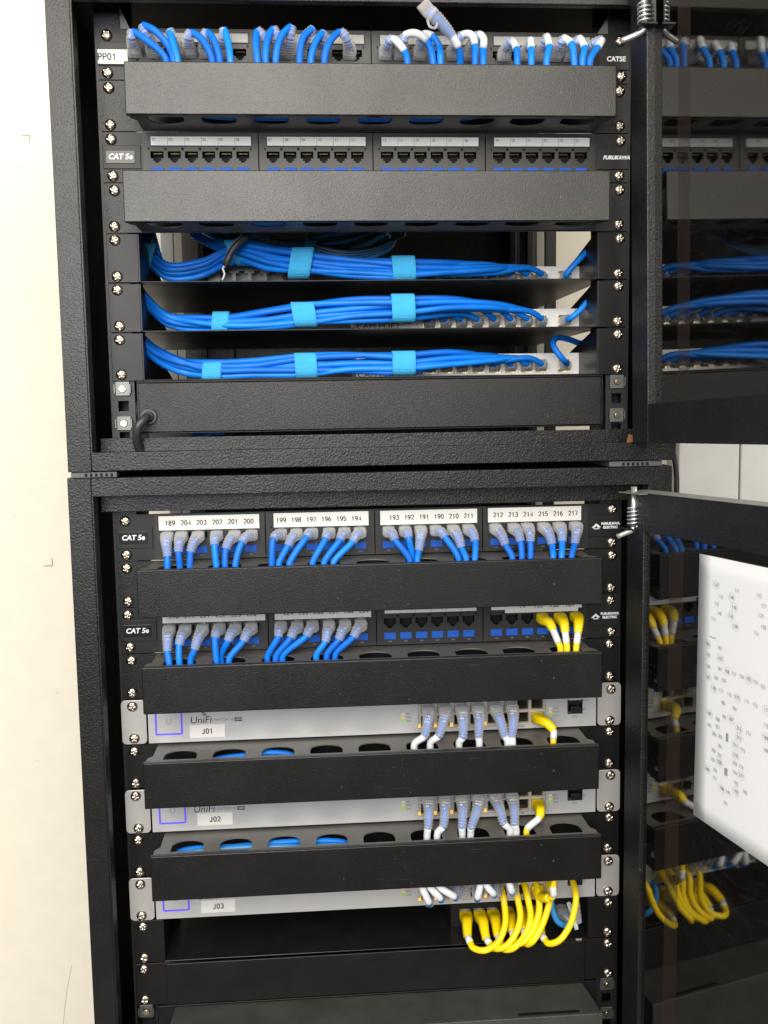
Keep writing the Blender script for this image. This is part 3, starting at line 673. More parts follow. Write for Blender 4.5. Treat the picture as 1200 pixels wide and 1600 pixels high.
POE_Y = 62
PORTP = [671, 696.5, 721, 746, 772, 797.5, 822.5, 845]
def poe(u, label, name_txt, px_r, ytop):
    Z = zt(0, u) - 42.8; x1 = at(px_r, ytop, POE_Y).x; x0 = at(555, 500, POE_Y).x; H = at(px_r, ytop, POE_Y).z - Z
    c = empty('network_switch', ((x0 + x1) / 2, POE_Y, Z), label, 'network switch', 'small light grey network switches on the shelves')
    ztop = Z + H; zc = Z + H * .44
    xs_ = [at(p, 500, POE_Y).x for p in PORTP] + [at(881, 500, POE_Y).x]
    hs = [[(x - 6.6, zc - 6.5), (x + 6.6, zc - 6.5), (x + 6.6, zc + 6.8), (x - 6.6, zc + 6.8)] for x in xs_]
    m = MB(); m.plate([(x0, Z + .2), (x1, Z + .2), (x1, ztop), (x0, ztop)], hs, POE_Y, POE_Y + 1.2)
    m.box(x0, x1, POE_Y + 1.3, POE_Y + 110, ztop - 1, ztop); m.box(x0, x0 + 1, POE_Y + 1.3, POE_Y + 110, Z + .2, ztop - 1.1); m.box(x1 - 1, x1, POE_Y + 1.3, POE_Y + 110, Z + .2, ztop - 1.1)
    m.box(x0 + 1.1, x1 - 1.1, POE_Y + 30, POE_Y + 31, Z + .2, ztop - 1.1)
    m.build('case', CREAM, c)
    for x in xs_:
        g = MB(); g.box(x - 6.6, x - 5.6, POE_Y - .6, POE_Y + 14, zc - 6.5, zc + 6.8); g.box(x + 5.6, x + 6.6, POE_Y - .6, POE_Y + 14, zc - 6.5, zc + 6.8)
        g.box(x - 5.5, x + 5.5, POE_Y - .6, POE_Y + 14, zc + 6.0, zc + 6.8); g.box(x - 5.5, x + 5.5, POE_Y + 12, POE_Y + 14, zc - 6.5, zc + 5.9); g.build('port', BRASS, c)
    m = MB(); m.box(x0, at(626, 500, POE_Y).x, POE_Y - .4, POE_Y - .05, Z + .5, Z + (9 if u != 5 else 12)); o = m.build('sticker', LAB, c)
    text('sticker_text', name_txt, 9, (at(557, 510, POE_Y).x, POE_Y - .45, Z + (6.5 if u != 6 else 3.6)), INK, o, align='LEFT')
    m = MB(); m.cyl((at(615, 510, POE_Y).x, POE_Y - .05, Z + 11), 1.3, (0, -1, 0), .3, 10); xx = at(636, 508, POE_Y).x; m.box(xx - 3.5, xx + 3.5, POE_Y - .35, POE_Y - .05, Z + 9, Z + 12.5); m.build('reset_slot', HOLE, c)
    return xs_, zc
P4 = poe(4, 'light grey network switch on the topmost shelf, mostly hidden behind blue cables', 'CAM POE1', 920, 416)
P5 = poe(5, 'light grey network switch with sticker CAM POE2 on the middle shelf', 'CAM POE2', 923, 482)
P6 = poe(6, 'light grey network switch with sticker CAM POE3 on the lowest of the three shelves', 'CAM POE3', 921, 551)

# small dark switch at the left of the topmost shelf
Z = zt(0, 4) - 42.8; x0 = at(325, 430, 80).x; x1 = x0 + 150; zt_ = at(330, 416, 80).z
c = empty('network_switch', (x0 + 75, 80, Z), 'small dark grey switch with black ports at the left of the topmost shelf', 'network switch')
hs = [[(x - 6, Z + 4), (x + 6, Z + 4), (x + 6, zt_ - 7), (x + 3, zt_ - 7), (x + 3, zt_ - 4.5), (x - 3, zt_ - 4.5), (x - 3, zt_ - 7), (x - 6, zt_ - 7)] for x in [x0 + 18 + 15.4 * i for i in range(8)]]
m = MB(); m.plate([(x0, Z + .2), (x1, Z + .2), (x1, zt_), (x0, zt_)], hs, 80, 82); m.box(x0, x1, 82.1, 150, zt_ - 1.5, zt_); m.box(x0, x0 + 1.5, 82.1, 150, Z + .2, zt_ - 1.6); m.box(x0 + 1.6, x1, 95, 96, Z + .2, zt_ - 1.6)
m.build('case', GRY, c)

# plain black front box of the upper cabinet
X, Z = 0, zt(0, 7)
c = empty('power_unit', (0, -4, Z - RU), 'plain black box front with a grey cable gland at its lower left corner', 'power unit')
pa = at(213, 597, -8); pb = at(941, 663, -8)
x0, x1, z1, z0 = pa.x, pb.x, pa.z + 1.2, pb.z - 0
m = MB(); m.box(x0 + 1.2, x1 - 1.2, -8, -6.6, z0, z1 - 2.2, .6); m.build('front_face', POWF, c)
m = MB(); m.box(x0, x1, -9.4, 120, z1 - 2, z1 - .6, .4); m.box(x0, x0 + 1.1, -6.4, 120, z0, z1 - 2.1); m.box(x1 - 1.1, x1, -9.2, 120, z0, z1 - 2.1, .3); m.box(x0, x1, -6, 120, z0 - 1.4, z0 - .2, .3); m.build('case', SMO, c)
g = at(233, 651, -8)
m = MB(); m.cyl((g.x, -8.2, g.z), 7.6, (0, -1, 0), 3, 24, 7.0); m.cyl((g.x, -11.2, g.z), 5.2, (0, -1, 0), 5, 20, 4.2); m.build('cable_gland', BLK, c, smooth=False)
pts, _ = spline([(g.x, -14, g.z), (g.x - 1, -22, g.z - 1), (g.x - 7, -26, g.z - 8), (g.x - 10, -20, g.z - 22), (g.x - 8, -10, g.z - 34)])
MB().tube(pts, 3.9, 12).build('power_cable', BLK, c, smooth=True)

# odds and ends under it
for i, (a, b_, d) in enumerate((((300, 678), (372, 672), 100), ((310, 684), (352, 676), 95))):
    pts, _ = spline([at(a[0], a[1], d), at((a[0] + b_[0]) / 2, (a[1] + b_[1]) / 2 - 3, d), at(b_[0], b_[1], d)])
    tag(MB().tube(pts, 3, 8).build('network_cable', BLUE, smooth=True), 'blue cable lying under the plain black front box', 'cable', 'blue cables under the black box')

# ------------------------------------------------------------------ large silver switches
SWP = [667, 692.5, 718.5, 744, 771, 796.5, 816.5, 839]
def swmesh_port():
    m = MB(); m.box(-6.4, -5.7, -.9, 12, -5.6, 5.6); m.box(5.7, 6.4, -.9, 12, -5.6, 5.6); m.box(-5.6, 5.6, -.9, 12, 4.9, 5.6); m.box(-5.6, 5.6, -.9, 12, -5.6, -4.9)
    me = m.mesh('port'); me.materials.append(BRASS); return me
SWPORT = swmesh_port()
mb_ = MB(); mb_.box(-5.6, 5.6, 10.5, 11.5, -4.8, 4.8); SWBACK = mb_.mesh('port_back'); SWBACK.materials.append(HOLE)
def big_switch(u, lab, label, sticker_px, ytest):
    b = 1; X, Y, Z = xo(b), yo(b), zt(b, u)
    c = empty('network_switch', (X, Y, Z - RU), label, 'network switch', 'silver rack switches')
    for sx in (-1, 1):
        a = sorted((X + sx * 243.5, X + sx * 220)); r = 4; pts = []
        for (cx, cz, a0) in ((a[1] - r, Z - .6 - r, 0), (a[0] + r, Z - .6 - r, 90), (a[0] + r, Z - 43.8 + r, 180), (a[1] - r, Z - 43.8 + r, 270)):
            inner = (cx > X) != (sx > 0) if False else False
            for k in range(5): an = math.radians(a0 + 22.5 * k); pts.append((cx + r * math.cos(an), cz + r * math.sin(an)))
        MB().prism(pts, Y - 2.6, Y - .9, bev=.4).build('ear', EAR, c)
    xs_ = [at(p, ytest, Y - 2).x for p in SWP]; rows = (Z - 19.0, Z - 32.0)
    hs = [[(x - 5.5, z - 4.8), (x + 5.5, z - 4.8), (x + 5.5, z + 4.8), (x - 5.5, z + 4.8)] for x in xs_ for z in rows]
    xf = X + 218.5
    sx_ = at(898, ytest, Y - 2).x
    hs.append([(sx_ - 6.5, Z - 29), (sx_ + 6.5, Z - 29), (sx_ + 6.5, Z - 17), (sx_ - 6.5, Z - 17)])
    m = MB(); m.plate([(X - 218.5, Z - 43.6), (xf, Z - 43.6), (xf, Z - .8), (X - 218.5, Z - .8)], hs, Y - 2.2, Y - 1.2)
    m.box(X - 218.5, xf, Y - 1.1, Y + 180, Z - 1.8, Z - .8); m.box(X - 218.5, xf, Y - 1.1, Y + 180, Z - 43.6, Z - 42.6)
    m.build('case', SIL, c)
    fr = MB(); L0, L1 = xs_[0] - 8.5, xs_[-1] + 8.5
    fr.box(L0, L1, Y - 2.7, Y - 2.25, Z - 39.6, Z - 39.0); fr.box(L0, L0 + .7, Y - 2.7, Y - 2.25, Z - 38.9, Z - 11.4); fr.box(L1 - .7, L1, Y - 2.7, Y - 2.25, Z - 38.9, Z - 11.4); fr.build('port_block_frame', BRASS, c)
    for x in xs_:
        for z in rows:
            o = link('port', SWPORT, None, c, (x, Y - 2.2, z)); link('port_back', SWBACK, None, o, (x, Y - 2.2, z))
    for x in (xs_[0] - 7.4, xs_[1] - 8, xs_[2] - 8.4, xs_[4] - 8.4):
        MB().box(x - 1.1, x + 1.3, Y - 2.75, Y - 2.3, Z - 38.6, Z - 35.4).build('port_led', AMB, c)
    # lit square display
    p0 = at(233, ytest, Y - 2.3).x; q0, q1 = X - 212, X - 186; zz0, zz1 = Z - 36, Z - 10
    m = MB()
    for (a0, a1, c0, c1) in ((q0 + 1.6, q1 - 1.6, zz0, zz0 + 1.6), (q0 + 1.6, q1 - 1.6, zz1 - 1.6, zz1), (q0, q0 + 1.6, zz0 + .4, zz1 - .4), (q1 - 1.6, q1, zz0 + .4, zz1 - .4)): m.box(a0, a1, Y - 2.7, Y - 2.25, c0, c1)
    o = m.build('display_ring', LED_B, c)
    text('display_mark', 'U', 8, ((q0 + q1) / 2, Y - 2.4, Z - 23.5), LABG, o)
    # writing
    text('switch_text', 'UniFi', 9.8, (X - 179, Y - 2.3, Z - 22.6), INK, c, align='LEFT', shear=.12)
    w1 = MB()
    for rr in (1.6, 2.8, 4.0):
        w1.tube([Vector((X - 166.5 + rr * math.cos(math.radians(a_)), Y - 2.3, Z - 19.3 + rr * math.sin(math.radians(a_)))) for a_ in range(20, 116, 12)], .3, 5)
    w1.build('switch_wave_mark', INK, c)
    text('switch_text', '| SWITCH 16', 3.6, (X - 158, Y - 2.3, Z - 23.0), INKG, c, align='LEFT')
    m = MB(); m.box(X - 136.5, X - 129, Y - 2.45, Y - 2.25, Z - 24.9, Z - 21.3); o = m.build('power_tag', INK, c); text('power_text', '150W', 2.9, (X - 132.7, Y - 2.47, Z - 23.1), INKW, o)
    a0 = at(sticker_px[0], sticker_px[1], Y - 2.4); a1 = at(sticker_px[2], sticker_px[3], Y - 2.4)
    m = MB(); m.box(a0.x, a1.x, Y - 2.7, Y - 2.4, a1.z, a0.z, .1); o = m.build('sticker', LAB, c)
    digits('sticker_text', lab, 5.0, ((a0.x + a1.x) / 2, Y - 2.75, (a0.z + a1.z) / 2), INK, o)
    for k, (mt, tx) in enumerate(((LAB, 'SPD'), (YMK, 'POE+'), (GRN, 'LINK'))):
        for bx in (xs_[0] - 22, xs_[-1] + 15):
            z = Z - 24.5 - 3.6 * k; MB().box(bx - 3, bx, Y - 2.5, Y - 2.25, z - 1.1, z + 1.1).build('legend_mark', mt, c); text('legend_text', tx, 2.6, (bx + 1.2, Y - 2.3, z), INKG, c, align='LEFT')
    m = MB(); m.box(sx_ - 7.4, sx_ + 7.4, Y - 3.6, Y + 12, Z - 30.4, Z - 29.2, .2); m.box(sx_ - 7.4, sx_ - 6.4, Y - 3.6, Y + 12, Z - 29.1, Z - 16); m.box(sx_ + 6.4, sx_ + 7.4, Y - 3.6, Y + 12, Z - 29.1, Z - 16); m.box(sx_ - 6.3, sx_ + 6.3, Y + 3, Y + 4, Z - 29, Z - 16)
    m.box(sx_ - 4.8, sx_ + 4.8, Y - 6, Y + 2, Z - 28.6, Z - 22.6, .7); m.build('module_cage', PLA, c)
    text('port_text', 'SFP 2', 2.8, (sx_, Y - 2.3, Z - 33.6), INKG, c)
    text('port_text', 'Up/Down', 2.6, (xf - 12, Y - 2.3, Z - 17.5), INKG, c); text('port_text', '14', 2.6, (xs_[-2], Y - 2.8, Z - 41.2), INKG, c)
    MB().cyl((xf - 19, Y - 2.2, Z - 26.5), 1.2, (0, -1, 0), .35, 12).build('reset_button', INK, c); text('port_text', 'RESET', 2.6, (xf - 16.5, Y - 2.3, Z - 26.5), INKG, c, align='LEFT')
    screws(c, b, u, y=-2.9); return xs_, rows, X, Y, Z
SW1 = big_switch(4, 'J01', 'silver rack switch with sticker J01', (296, 1133, 352, 1151), 1115)
SW2 = big_switch(6, 'J02', 'silver rack switch with sticker J02', (308, 1271, 364, 1288), 1253)
SW3 = big_switch(8, 'J03', 'silver rack switch with sticker J03, lowest of the three', (314, 1407, 368, 1424), 1390)

# blank panel and the wide box at the bottom
X, Y, Z = xo(1), yo(1), zt(1, 10)
c = empty('blank_panel', (X, Y, Z - RU), 'plain black blank panel below the glossy shelf of the lower cabinet', 'blank panel')
for sx in (-1, 1):
    a = sorted((X + sx * 241, X + sx * 207)); MB().box(a[0], a[1], Y - 1.2, Y + 1.2, Z - 43.9, Z - .5, .4).build('ear', SMO, c)
xa = at(259, 1500, Y - 4).x; xb = at(914, 1500, Y - 4).x
MB().box(xa, xb, Y - 4, Y - 2, Z - 43.5, Z - .6, .7).build('face', SMO, c)
screws(c, 1, 10, y=-1.4)
zt_ = Z - RU - 1.0
c = empty('equipment_box', (X, Y - 30, zt_ - 90), 'wide black textured box with a flat top at the very bottom of the lower cabinet', 'equipment box')
m = MB(); m.prism([(X - 203, Y - 4), (X - 207, Y - 56), (X + 211, Y - 56), (X + 206, Y - 4)], zt_ - 88, zt_, axis='z', bev=.7); m.build('body', mat('box_grey', (0.045, 0.044, 0.040), 0.42, bump=(900, .8, .0005), vary=.2), c)
m = MB(); m.box(X - 221, X + 221, Y - 2.5, Y + 200, zt_ - 88, zt_ + .4, .5); m.box(X + 130, X + 190, Y - 53, Y - 49, zt_ + .05, zt_ + .5, .15); m.build('rear_body', SMO, c)

# ------------------------------------------------------------------ cables
RC = 3.05
CR = random.Random(21)
def boot_secs(n, w0, h0, w1, h1, ribs=True, N=14):
    out = []
    for i in range(n):
        t = i / max(1, n - 1); w = (w0 + (w1 - w0) * t ** .8) / 2; h = (h0 + (h1 - h0) * t ** .8) / 2
        if ribs and t > .15: k = 1 + (.10 if i % 2 else -.09); w *= k; h *= k
        e = .34 + .6 * t; sec = []
        for j in range(N):
            a = 2 * math.pi * (j + .5) / N; ca, sa = math.cos(a), math.sin(a)
            sec.append((w * math.copysign(abs(ca) ** e, ca), h * math.copysign(abs(sa) ** e, sa)))
        out.append(sec)
    return out
def resample(pts, step):
    out = [pts[0]]; acc = 0
    for a, b in zip(pts, pts[1:]):
        d = (b - a).length
        while acc + d >= step and d > 1e-9:
            a = a + (b - a) * ((step - acc) / d); out.append(a.copy()); d = (b - a).length; acc = 0
        acc += d
    out.append(pts[-1]); return out
def patch_cable(ctrl, boot_i, jacket, bootm, label, group, sleeve=None, r=RC, plug=True, plug_len=7, w0=12.2, name='patch_cable', cat='cable', plug_rear=None, ribs=True):
    """ctrl[0] is the socket mouth; the boot covers control points 0..boot_i; sleeve=(i0,i1) control indices"""
    pts, ix = spline(ctrl)
    if jacket is BLUE: jacket = CR.choice((BLUE, BLUE, BLUE2, BLUE3))
    c = empty(name, ctrl[0], label, cat, group)
    j0 = min(len(pts) - 3, int(ix[boot_i] * .45)) if boot_i else 0
    MB().tube(pts[j0:], r, 12).build('jacket', jacket, c, smooth=True)
    if boot_i:
        bp = resample(pts[:ix[boot_i] + 1], 1.3)
        MB().sweep(bp, boot_secs(len(bp), w0, 9.6, r * 2 + 1.6, r * 2 + 1.6, ribs)).build('boot', bootm, c, smooth=bootm is YEL)
    if sleeve:
        if isinstance(sleeve[0], int): a, b = ix[sleeve[0]], ix[sleeve[1]]
        MB().tube(pts[a:b + 1], r + .35, 12).build('sleeve', SLV, c, smooth=True)
    if plug:
        p = Vector(ctrl[0]); m = MB(); m.box(p.x - 5.5, p.x + 5.5, p.y - .3, p.y + plug_len, p.z - 4.2, p.z + 4.0, .5); m.box(p.x - 2.6, p.x + 2.6, p.y - .2, p.y + plug_len - 1, p.z + 4.1, p.z + 5.1, .2)
        m.build('plug', PLUG, c)
    return c
def rundown(E, b, u, dirn=-1, ln=None):
    """hidden part: down into the cable manager and along it"""
    z = zt(b, u); ln = ln or random.uniform(60, 170); Y = yo(b); cl = lambda v: max(xo(b) - 196 + random.uniform(0, 6), min(xo(b) + 196, v))
    if dirn < 0 and E.x - 70 < xo(b) - 196: dirn = 1
    y1 = Y + random.uniform(-36, -14); z1 = z - random.uniform(16, 38)
    return [Vector((E.x + dirn * 1, max(min(E.y, Y - 20), Y - 40), min(E.z, z) - 9)), Vector((E.x + dirn * 14, (E.y + y1) / 2, z1 + 3)), Vector((cl(E.x + dirn * 32), y1, z1)), Vector((cl(E.x + dirn * (50 + ln)), y1 + random.uniform(-3, 3), z1 + random.uniform(-4, 4)))]
ORD = ['first', 'second', 'third', 'fourth', 'fifth', 'sixth', 'seventh', 'eighth', 'ninth', 'tenth', 'eleventh', 'twelfth', 'thirteenth', 'fourteenth', 'fifteenth', 'sixteenth', 'seventeenth', 'eighteenth', 'nineteenth', 'twentieth', 'twenty first', 'twenty second', 'twenty third', 'twenty fourth']

def panel_row(b, u, data, labels, group, jackets=None):
    zp = zt(b, u) - 22; zd = zt(b, u + 1) - 1.2; Y = yo(b)
    for k, (tx, ty, bx, by, ex, ey) in enumerate(data):
        yel = bool(jackets and jackets[k])
        P0 = at(tx, ty, Y - 3.2); P0.z = zp + .5
        E = atz(ex, ey, zd); E.y = max(min(E.y, Y - 20), Y - 41)
        Bz = at(bx, by, Y - 25)
        P1 = P0 + Vector((0, -9, -.6)); 
        mid = P0.lerp(Bz, .55); mid.y = Y - 21; mid.z += 2.4
        ctrl = [P0, P1, mid, Bz, E] + rundown(E, b, u + 1)
        if yel: ctrl = [P0, P1, mid, Bz, Bz.lerp(E, .72), E] + rundown(E, b, u + 1)
        patch_cable(ctrl, 3, YEL if yel else BLUE, YEL if yel else BOOT, labels[k], group, sleeve=(3, 4) if yel else None)

R3 = [(261.7,835,261.7,870,261.7,884),(284,833,279,863,281,883),(310,832,298,863,296.7,883),(339,832,335,852,338,882),(366.7,832,353,858,351.7,882),(393,830,377.7,848,368,882),
(439,827.5,427,842.5,424.6,880),(463,827.5,450,853,436,880),(487,826,478.6,839.5,452.5,880),(514,826,508.6,842.5,488.5,879),(538,826,531,844,506.5,878.5),(562,825.5,550.6,847,521.5,878),
(607,824.5,617.5,844,640,874),(632.5,824,638.5,841,644.5,872.5),(656.5,823,654.4,860.5,652,874),(680.5,823,695.5,839.5,716.5,872.5),(707.5,823,721,856,728.5,872.5),(731.5,821.5,742.6,845.5,742,872.5),
(773.5,821,790,851.6,800.5,870.5),(802,821,813.4,846.5,815.5,869.6),(823,820,829,847,829,869),(848.5,819.5,862.6,851,864.4,869),(872.5,819,878.5,847,877.6,869),(898,818.6,898,850,893.5,868)]
nums = '189 204 203 202 201 200 199 198 197 196 195 194 193 192 191 190 210 211 212 213 214 215 216 217'.split()
panel_row(1, 0, R3, ['blue patch cable with clear boot plugged in right under the printed number %s' % n for n in nums], 'blue patch cables in the panel labelled 189 to 217')
R4 = [(265,980,261.7,1018,264,1033),(290,978,280,1008,280,1032),(317,977,304,1015,298,1030),(343,977,336,997,338,1030),(368,977,356,1002,346.7,1022),(393,976,380,1002,358,1030),
(439,973,434.5,995.5,418,1025.5),(464.5,972,454,997,431.5,1025.5),(488.5,971.5,478.6,994,442,1024.6),(514,971,508,1003,494.5,1023.4),(539,970.6,529,1000,511,1022.5),(563.5,970,552,995.5,524.5,1021.6)]
panel_row(1, 2, R4, ['%s blue patch cable from the left in the patch panel above the J01 switch' % ORD[k] for k in range(12)], 'blue patch cables in the left half of the lower panel')
R4y = [(847,963.5,864,984,875.5,1012),(874,961.4,883,988,886,1012),(899.5,962,903,989,900.4,1012)]
panel_row(1, 2, R4y, ['left of the three yellow patch cables in the lower patch panel', 'middle of the three yellow patch cables in the lower patch panel', 'right of the three yellow patch cables in the lower patch panel'], 'three yellow patch cables in the lower panel', [1, 1, 1])

def switch_row(SW, u, data, names, yel):
    xs_, rows, X, Y, Z = SW; zd = zt(1, u + 1) - 1.2
    for k, (tx, bx, by, ex, ey) in enumerate(data):
        P0 = at(tx, 1110, Y - 2.5); P0.x = xs_[k]; P0.z = rows[0] + .3; P0.y = Y - 9
        B = at(bx, by, Y - 30); E = atz(ex, ey, zd); E.y = max(min(E.y, Y - 18), Y - 42)
        P1 = P0 + Vector((0, -8, -1.2)); mid = P1.lerp(B, .45); mid.y = Y - 27; mid.z += .5
        c = patch_cable([P0, P1, mid, B, E] + rundown(E, 1, u + 1, ln=random.uniform(160, 330)), 3, BLUE, BOOT, names[k], 'blue patch cables with white sleeves in the switches', sleeve=(3, 5), plug_len=14, w0=12.6)
    tx, ty, bx, by, ex, ey = yel[:6]
    P0 = at(tx, ty, Y - 3); P0.z = rows[1] + .3; P0.x = xs_[7]; B = at(bx, by, Y - 28); E = atz(ex, ey, zd); E.y = max(min(E.y, Y - 18), Y - 42)
    mid = P0.lerp(B, .5); mid.y = Y - 24; mid.z += 2.5
    MB().box(P0.x - 5.6, P0.x + 5.6, Y - 7, Y - 2.8, P0.z - 4.4, P0.z + 5.2, .4)
    c = patch_cable([P0, P0 + Vector((0, -9, 0)), mid, B, E] + rundown(E, 1, u + 1, ln=200), 3, YEL, YEL, yel[6], 'yellow uplink cables of the silver switches', sleeve=(3, 4), w0=12)
D1 = [(665.7,663,1150,647.8,1161.8),(693,685,1150,672.9,1160),(717.7,723,1152,717.7,1159),(741,748,1152,749,1159),(769.6,789,1150,793,1157.5),(794.7,800,1152,800.8,1157.5)]
switch_row(SW1, 4, D1, ['%s blue cable with clear boot from the left in the switch J01' % ORD[k] for k in range(6)], (846.7,1111,864.6,1141,864.6,1154.6,'yellow cable plugged into the lower right port of the switch J01'))
D2 = [(667.5,668.6,1294,667.5,1302),(694,692,1292,683.6,1301),(718.7,722,1293,722,1299),(744.5,736,1293.5,735.6,1298),(773,787.5,1287,796.5,1296),(794.7,804.4,1288,806.5,1295)]
switch_row(SW2, 6, D2, ['%s blue cable with clear boot from the left in the switch J02' % ORD[k] for k in range(6)], (844.8,1250.6,843,1277,823.4,1295.5,'yellow cable plugged into the lower right port of the switch J02'))

# J03: the sleeved ends bend forward and up into the cable manager
xs_, rows, X, Y, Z = SW3
D3 = [(658.5,1384,671,1411),(671,1384,689,1405),(686,1384,711,1402),(750,1381,746,1404),(761,1384,772,1398),(796,1380,800,1395)]
for k, (ux, uy, lx, ly) in enumerate(D3):
    L = at(lx, ly, Y - 42); Uo = at(ux, uy, Y - 46)
    P0 = Vector((xs_[k], Y - 8, rows[0])); P1 = P0 + Vector((0, -10, -6)); P2 = L + Vector((1.5, 14, 1)); 
    Cc = patch_cable([P0, P1, P2, L + Vector((.5, 3, -2.2)), L + Vector((-.6, -3, 2)), Uo, Uo + Vector((-2, 4, 9)), Uo + Vector((-5, 14, 22)), Uo + Vector((-40, 20, 30))], 3, BLUE, BOOT,
                '%s white sleeved cable from the left bending up from the switch J03' % ORD[k], 'blue patch cables with white sleeves in the switches', sleeve=(4, 6), w0=13)
    digits('sleeve_number', str(203 - k * 2)[-2:], 3.2, L.lerp(Uo, .35) + Vector((0, -3.6, 0)), INK, Cc)
P0 = Vector((xs_[7], Y - 3, rows[1])); B = at(858, 1403, Y - 34)
patch_cable([P0, P0 + Vector((0, -10, -2)), P0.lerp(B, .6) + Vector((0, -8, 0)), B, B + Vector((3, -6, 5)), at(864, 1385, Y - 40), at(866, 1374, Y - 40), at(866, 1360, Y - 32)], 3, YEL, YEL, 'yellow cable plugged into the switch J03 and bending upward', 'yellow uplink cables of the silver switches', sleeve=(4, 5))

# small dark unit with the yellow loops on the lower shelf
zf = zt(1, 9) - 42.8; x0 = at(705, 1430, 35).x; x1 = at(914, 1425, 45).x + 6
c = empty('network_switch', ((x0 + x1) / 2, 40, zf), 'small black network unit under the switch J03, full of yellow plugs', 'network switch')
zz = zf + 27; hs = []
pxs = [727, 749, 770, 794.5, 816, 838]; yx = [at(p, 1424, 34).x for p in pxs] + [at(878, 1424, 34).x]
for x in yx: hs.append([(x - 6, zf + 9), (x + 6, zf + 9), (x + 6, zf + 19), (x - 6, zf + 19)])
m = MB(); m.plate([(x0, zf + .2), (x1, zf + .2), (x1, zz), (x0, zz)], hs, 36, 38); m.box(x0, x1, 38.1, 120, zz - 1.5, zz, .4); m.box(x0, x0 + 1.5, 38.1, 120, zf, zz - 1.6); m.box(x0 + 1.6, x1, 52, 53, zf + .3, zz - 1.6)
m.box(x0 + 3, x1 - 3, 33, 35.9, zz - 3, zz, .3); m.build('case', PLA, c)
# yellow loops: boot top, sleeve, lowest point, way up
LP = [((727,1423),(731,1464),[(738,1480),(757,1485),(778,1472),(789,1445),(787,1405),(784,1385)],'leftmost'),
      ((749,1423),(760,1467),[(770,1481),(788,1480),(806,1458),(813,1432),(809,1405),(806,1385)],'second'),
      ((770,1423),(778,1462),[(785,1482),(801,1482),(822,1458),(829,1432),(825,1405),(822,1385)],'third'),
      ((794,1424),(800,1455),[(806,1474),(819,1471),(834,1450),(842,1425),(842,1402),(842,1385)],'fourth'),
      ((816,1424),(818,1452),[(822,1475),(832,1471),(846,1448),(856,1420),(860,1400),(862,1385)],'fifth'),
      ((838,1424),(846,1461),[(856,1474),(873,1470),(890,1447),(898,1420),(900,1400),(901,1385)],'rightmost')]
for k, (T, Bp, loop, nm) in enumerate(LP):
    P0 = at(T[0], T[1], 33); P0.z = zf + 14; dB = -4 - 2 * k
    B = at(Bp[0], Bp[1], dB); mid = P0.lerp(B, .45); mid.z += 5; mid.y -= 4
    ctrl = [P0, P0 + Vector((0, -9, 1.0)), mid, B] + [at(loop[0][0], loop[0][1], -14 - k * 2)] + [at(q[0], q[1], -22 - 1.5 * k + (4 * i)) for i, q in enumerate(loop[1:])]
    ctrl[-1].y = 4; ctrl[-2].y = min(ctrl[-2].y, -6)
    s0 = B.lerp(ctrl[4], .55); ctrl.insert(4, s0)
    Cc = patch_cable(ctrl, 3, YEL, YEL, '%s looping yellow cable in the small black unit under the switch J03' % nm, 'yellow cable loops under the lowest switch', sleeve=(3, 4), r=3.2, w0=12.8)
# blue cable and its clear plug beside the loops
pts = [at(q[0], q[1], y_) for q, y_ in (((862, 1402), 5), ((864, 1425), -4), ((872, 1440), -4), ((884, 1445), 4), ((898, 1448), 16))]
patch_cable([at(878, 1424, 30), at(884, 1432, 14), at(893, 1444, 2), at(885, 1447, -4), at(872, 1440, -6), at(864, 1424, -6), at(861, 1405, -2), at(860, 1395, 8)], 2, BLUED, BOOT, 'light blue cable between the last two yellow loops under the switch J03', None)
pts, _ = spline([at(888, 1410, 10), at(896, 1432, 2), at(901, 1452, -2)])
cc = empty('patch_cable', at(888, 1410, 10), 'loose clear plug with a white cable tip right of the light blue cable', 'cable')
MB().tube(pts, 2.4, 10).build('jacket', SLV, cc, smooth=True)
bp = resample(spline([at(897, 1412, 6), at(900, 1425, 2), at(904, 1442, 0)])[0], 1.2); MB().sweep(bp, boot_secs(len(bp), 11, 9, 7, 7)).build('boot', BOOT, cc, smooth=True)

# top patch panel: plugs arch forward and down behind the cover
# (boot base) (arch top) (end), sleeve flag, boot share
T1 = [((212,88),(206,50),[(228,62)],(259,92),0),((240,86),(222,40),[(242,48),(262,70)],(271,92),0),((278,88),(265,48),[(270,66)],(277,92),0),((297,88),(297,51),[(316,62)],(331,92),0),((322,86),(322,50),[(334,62)],(343,92),0),((352,86),(350,46),[(356,64)],(360,92),0),
 ((419,86),(403,48),[(400,66)],(402,92),0),((436,86),(428,45),[(418,62)],(415,92),0),((452,86),(456,42),[(440,56)],(431,92),0),((470,86),(490,45),[(474,58)],(468,92),0),((500,86),(507,51),[(495,62)],(486,92),0),((546,86),(533,50),[(516,64)],(507,92),0),
 ((602,88),(613,61),[(622,67),(632,80)],(636,92),2),((626,86),(632,56),[(649,52),(668,64)],(676,92),2),((655,88),(662,54),[(676,57),(686,72)],(688,92),1),None,((707,90),(722,55),[(737,55),(742,70)],(742,93),2),((732,90),(748,54),[(756,62),(755,76)],(755,93),2),
 ((787,90),(800,65),[(807,76)],(808,94),1),((820,89),(829,63),[(830,76)],(830,94),1),((843,88),(854,57),[(858,72)],(854,94),1),((868,92),(880,60),[(892,68)],(897,94),1),((890,92),(905,60),[(913,74)],(910,94),1),((912,94),(940,63),[(934,74)],(922,94),1)]
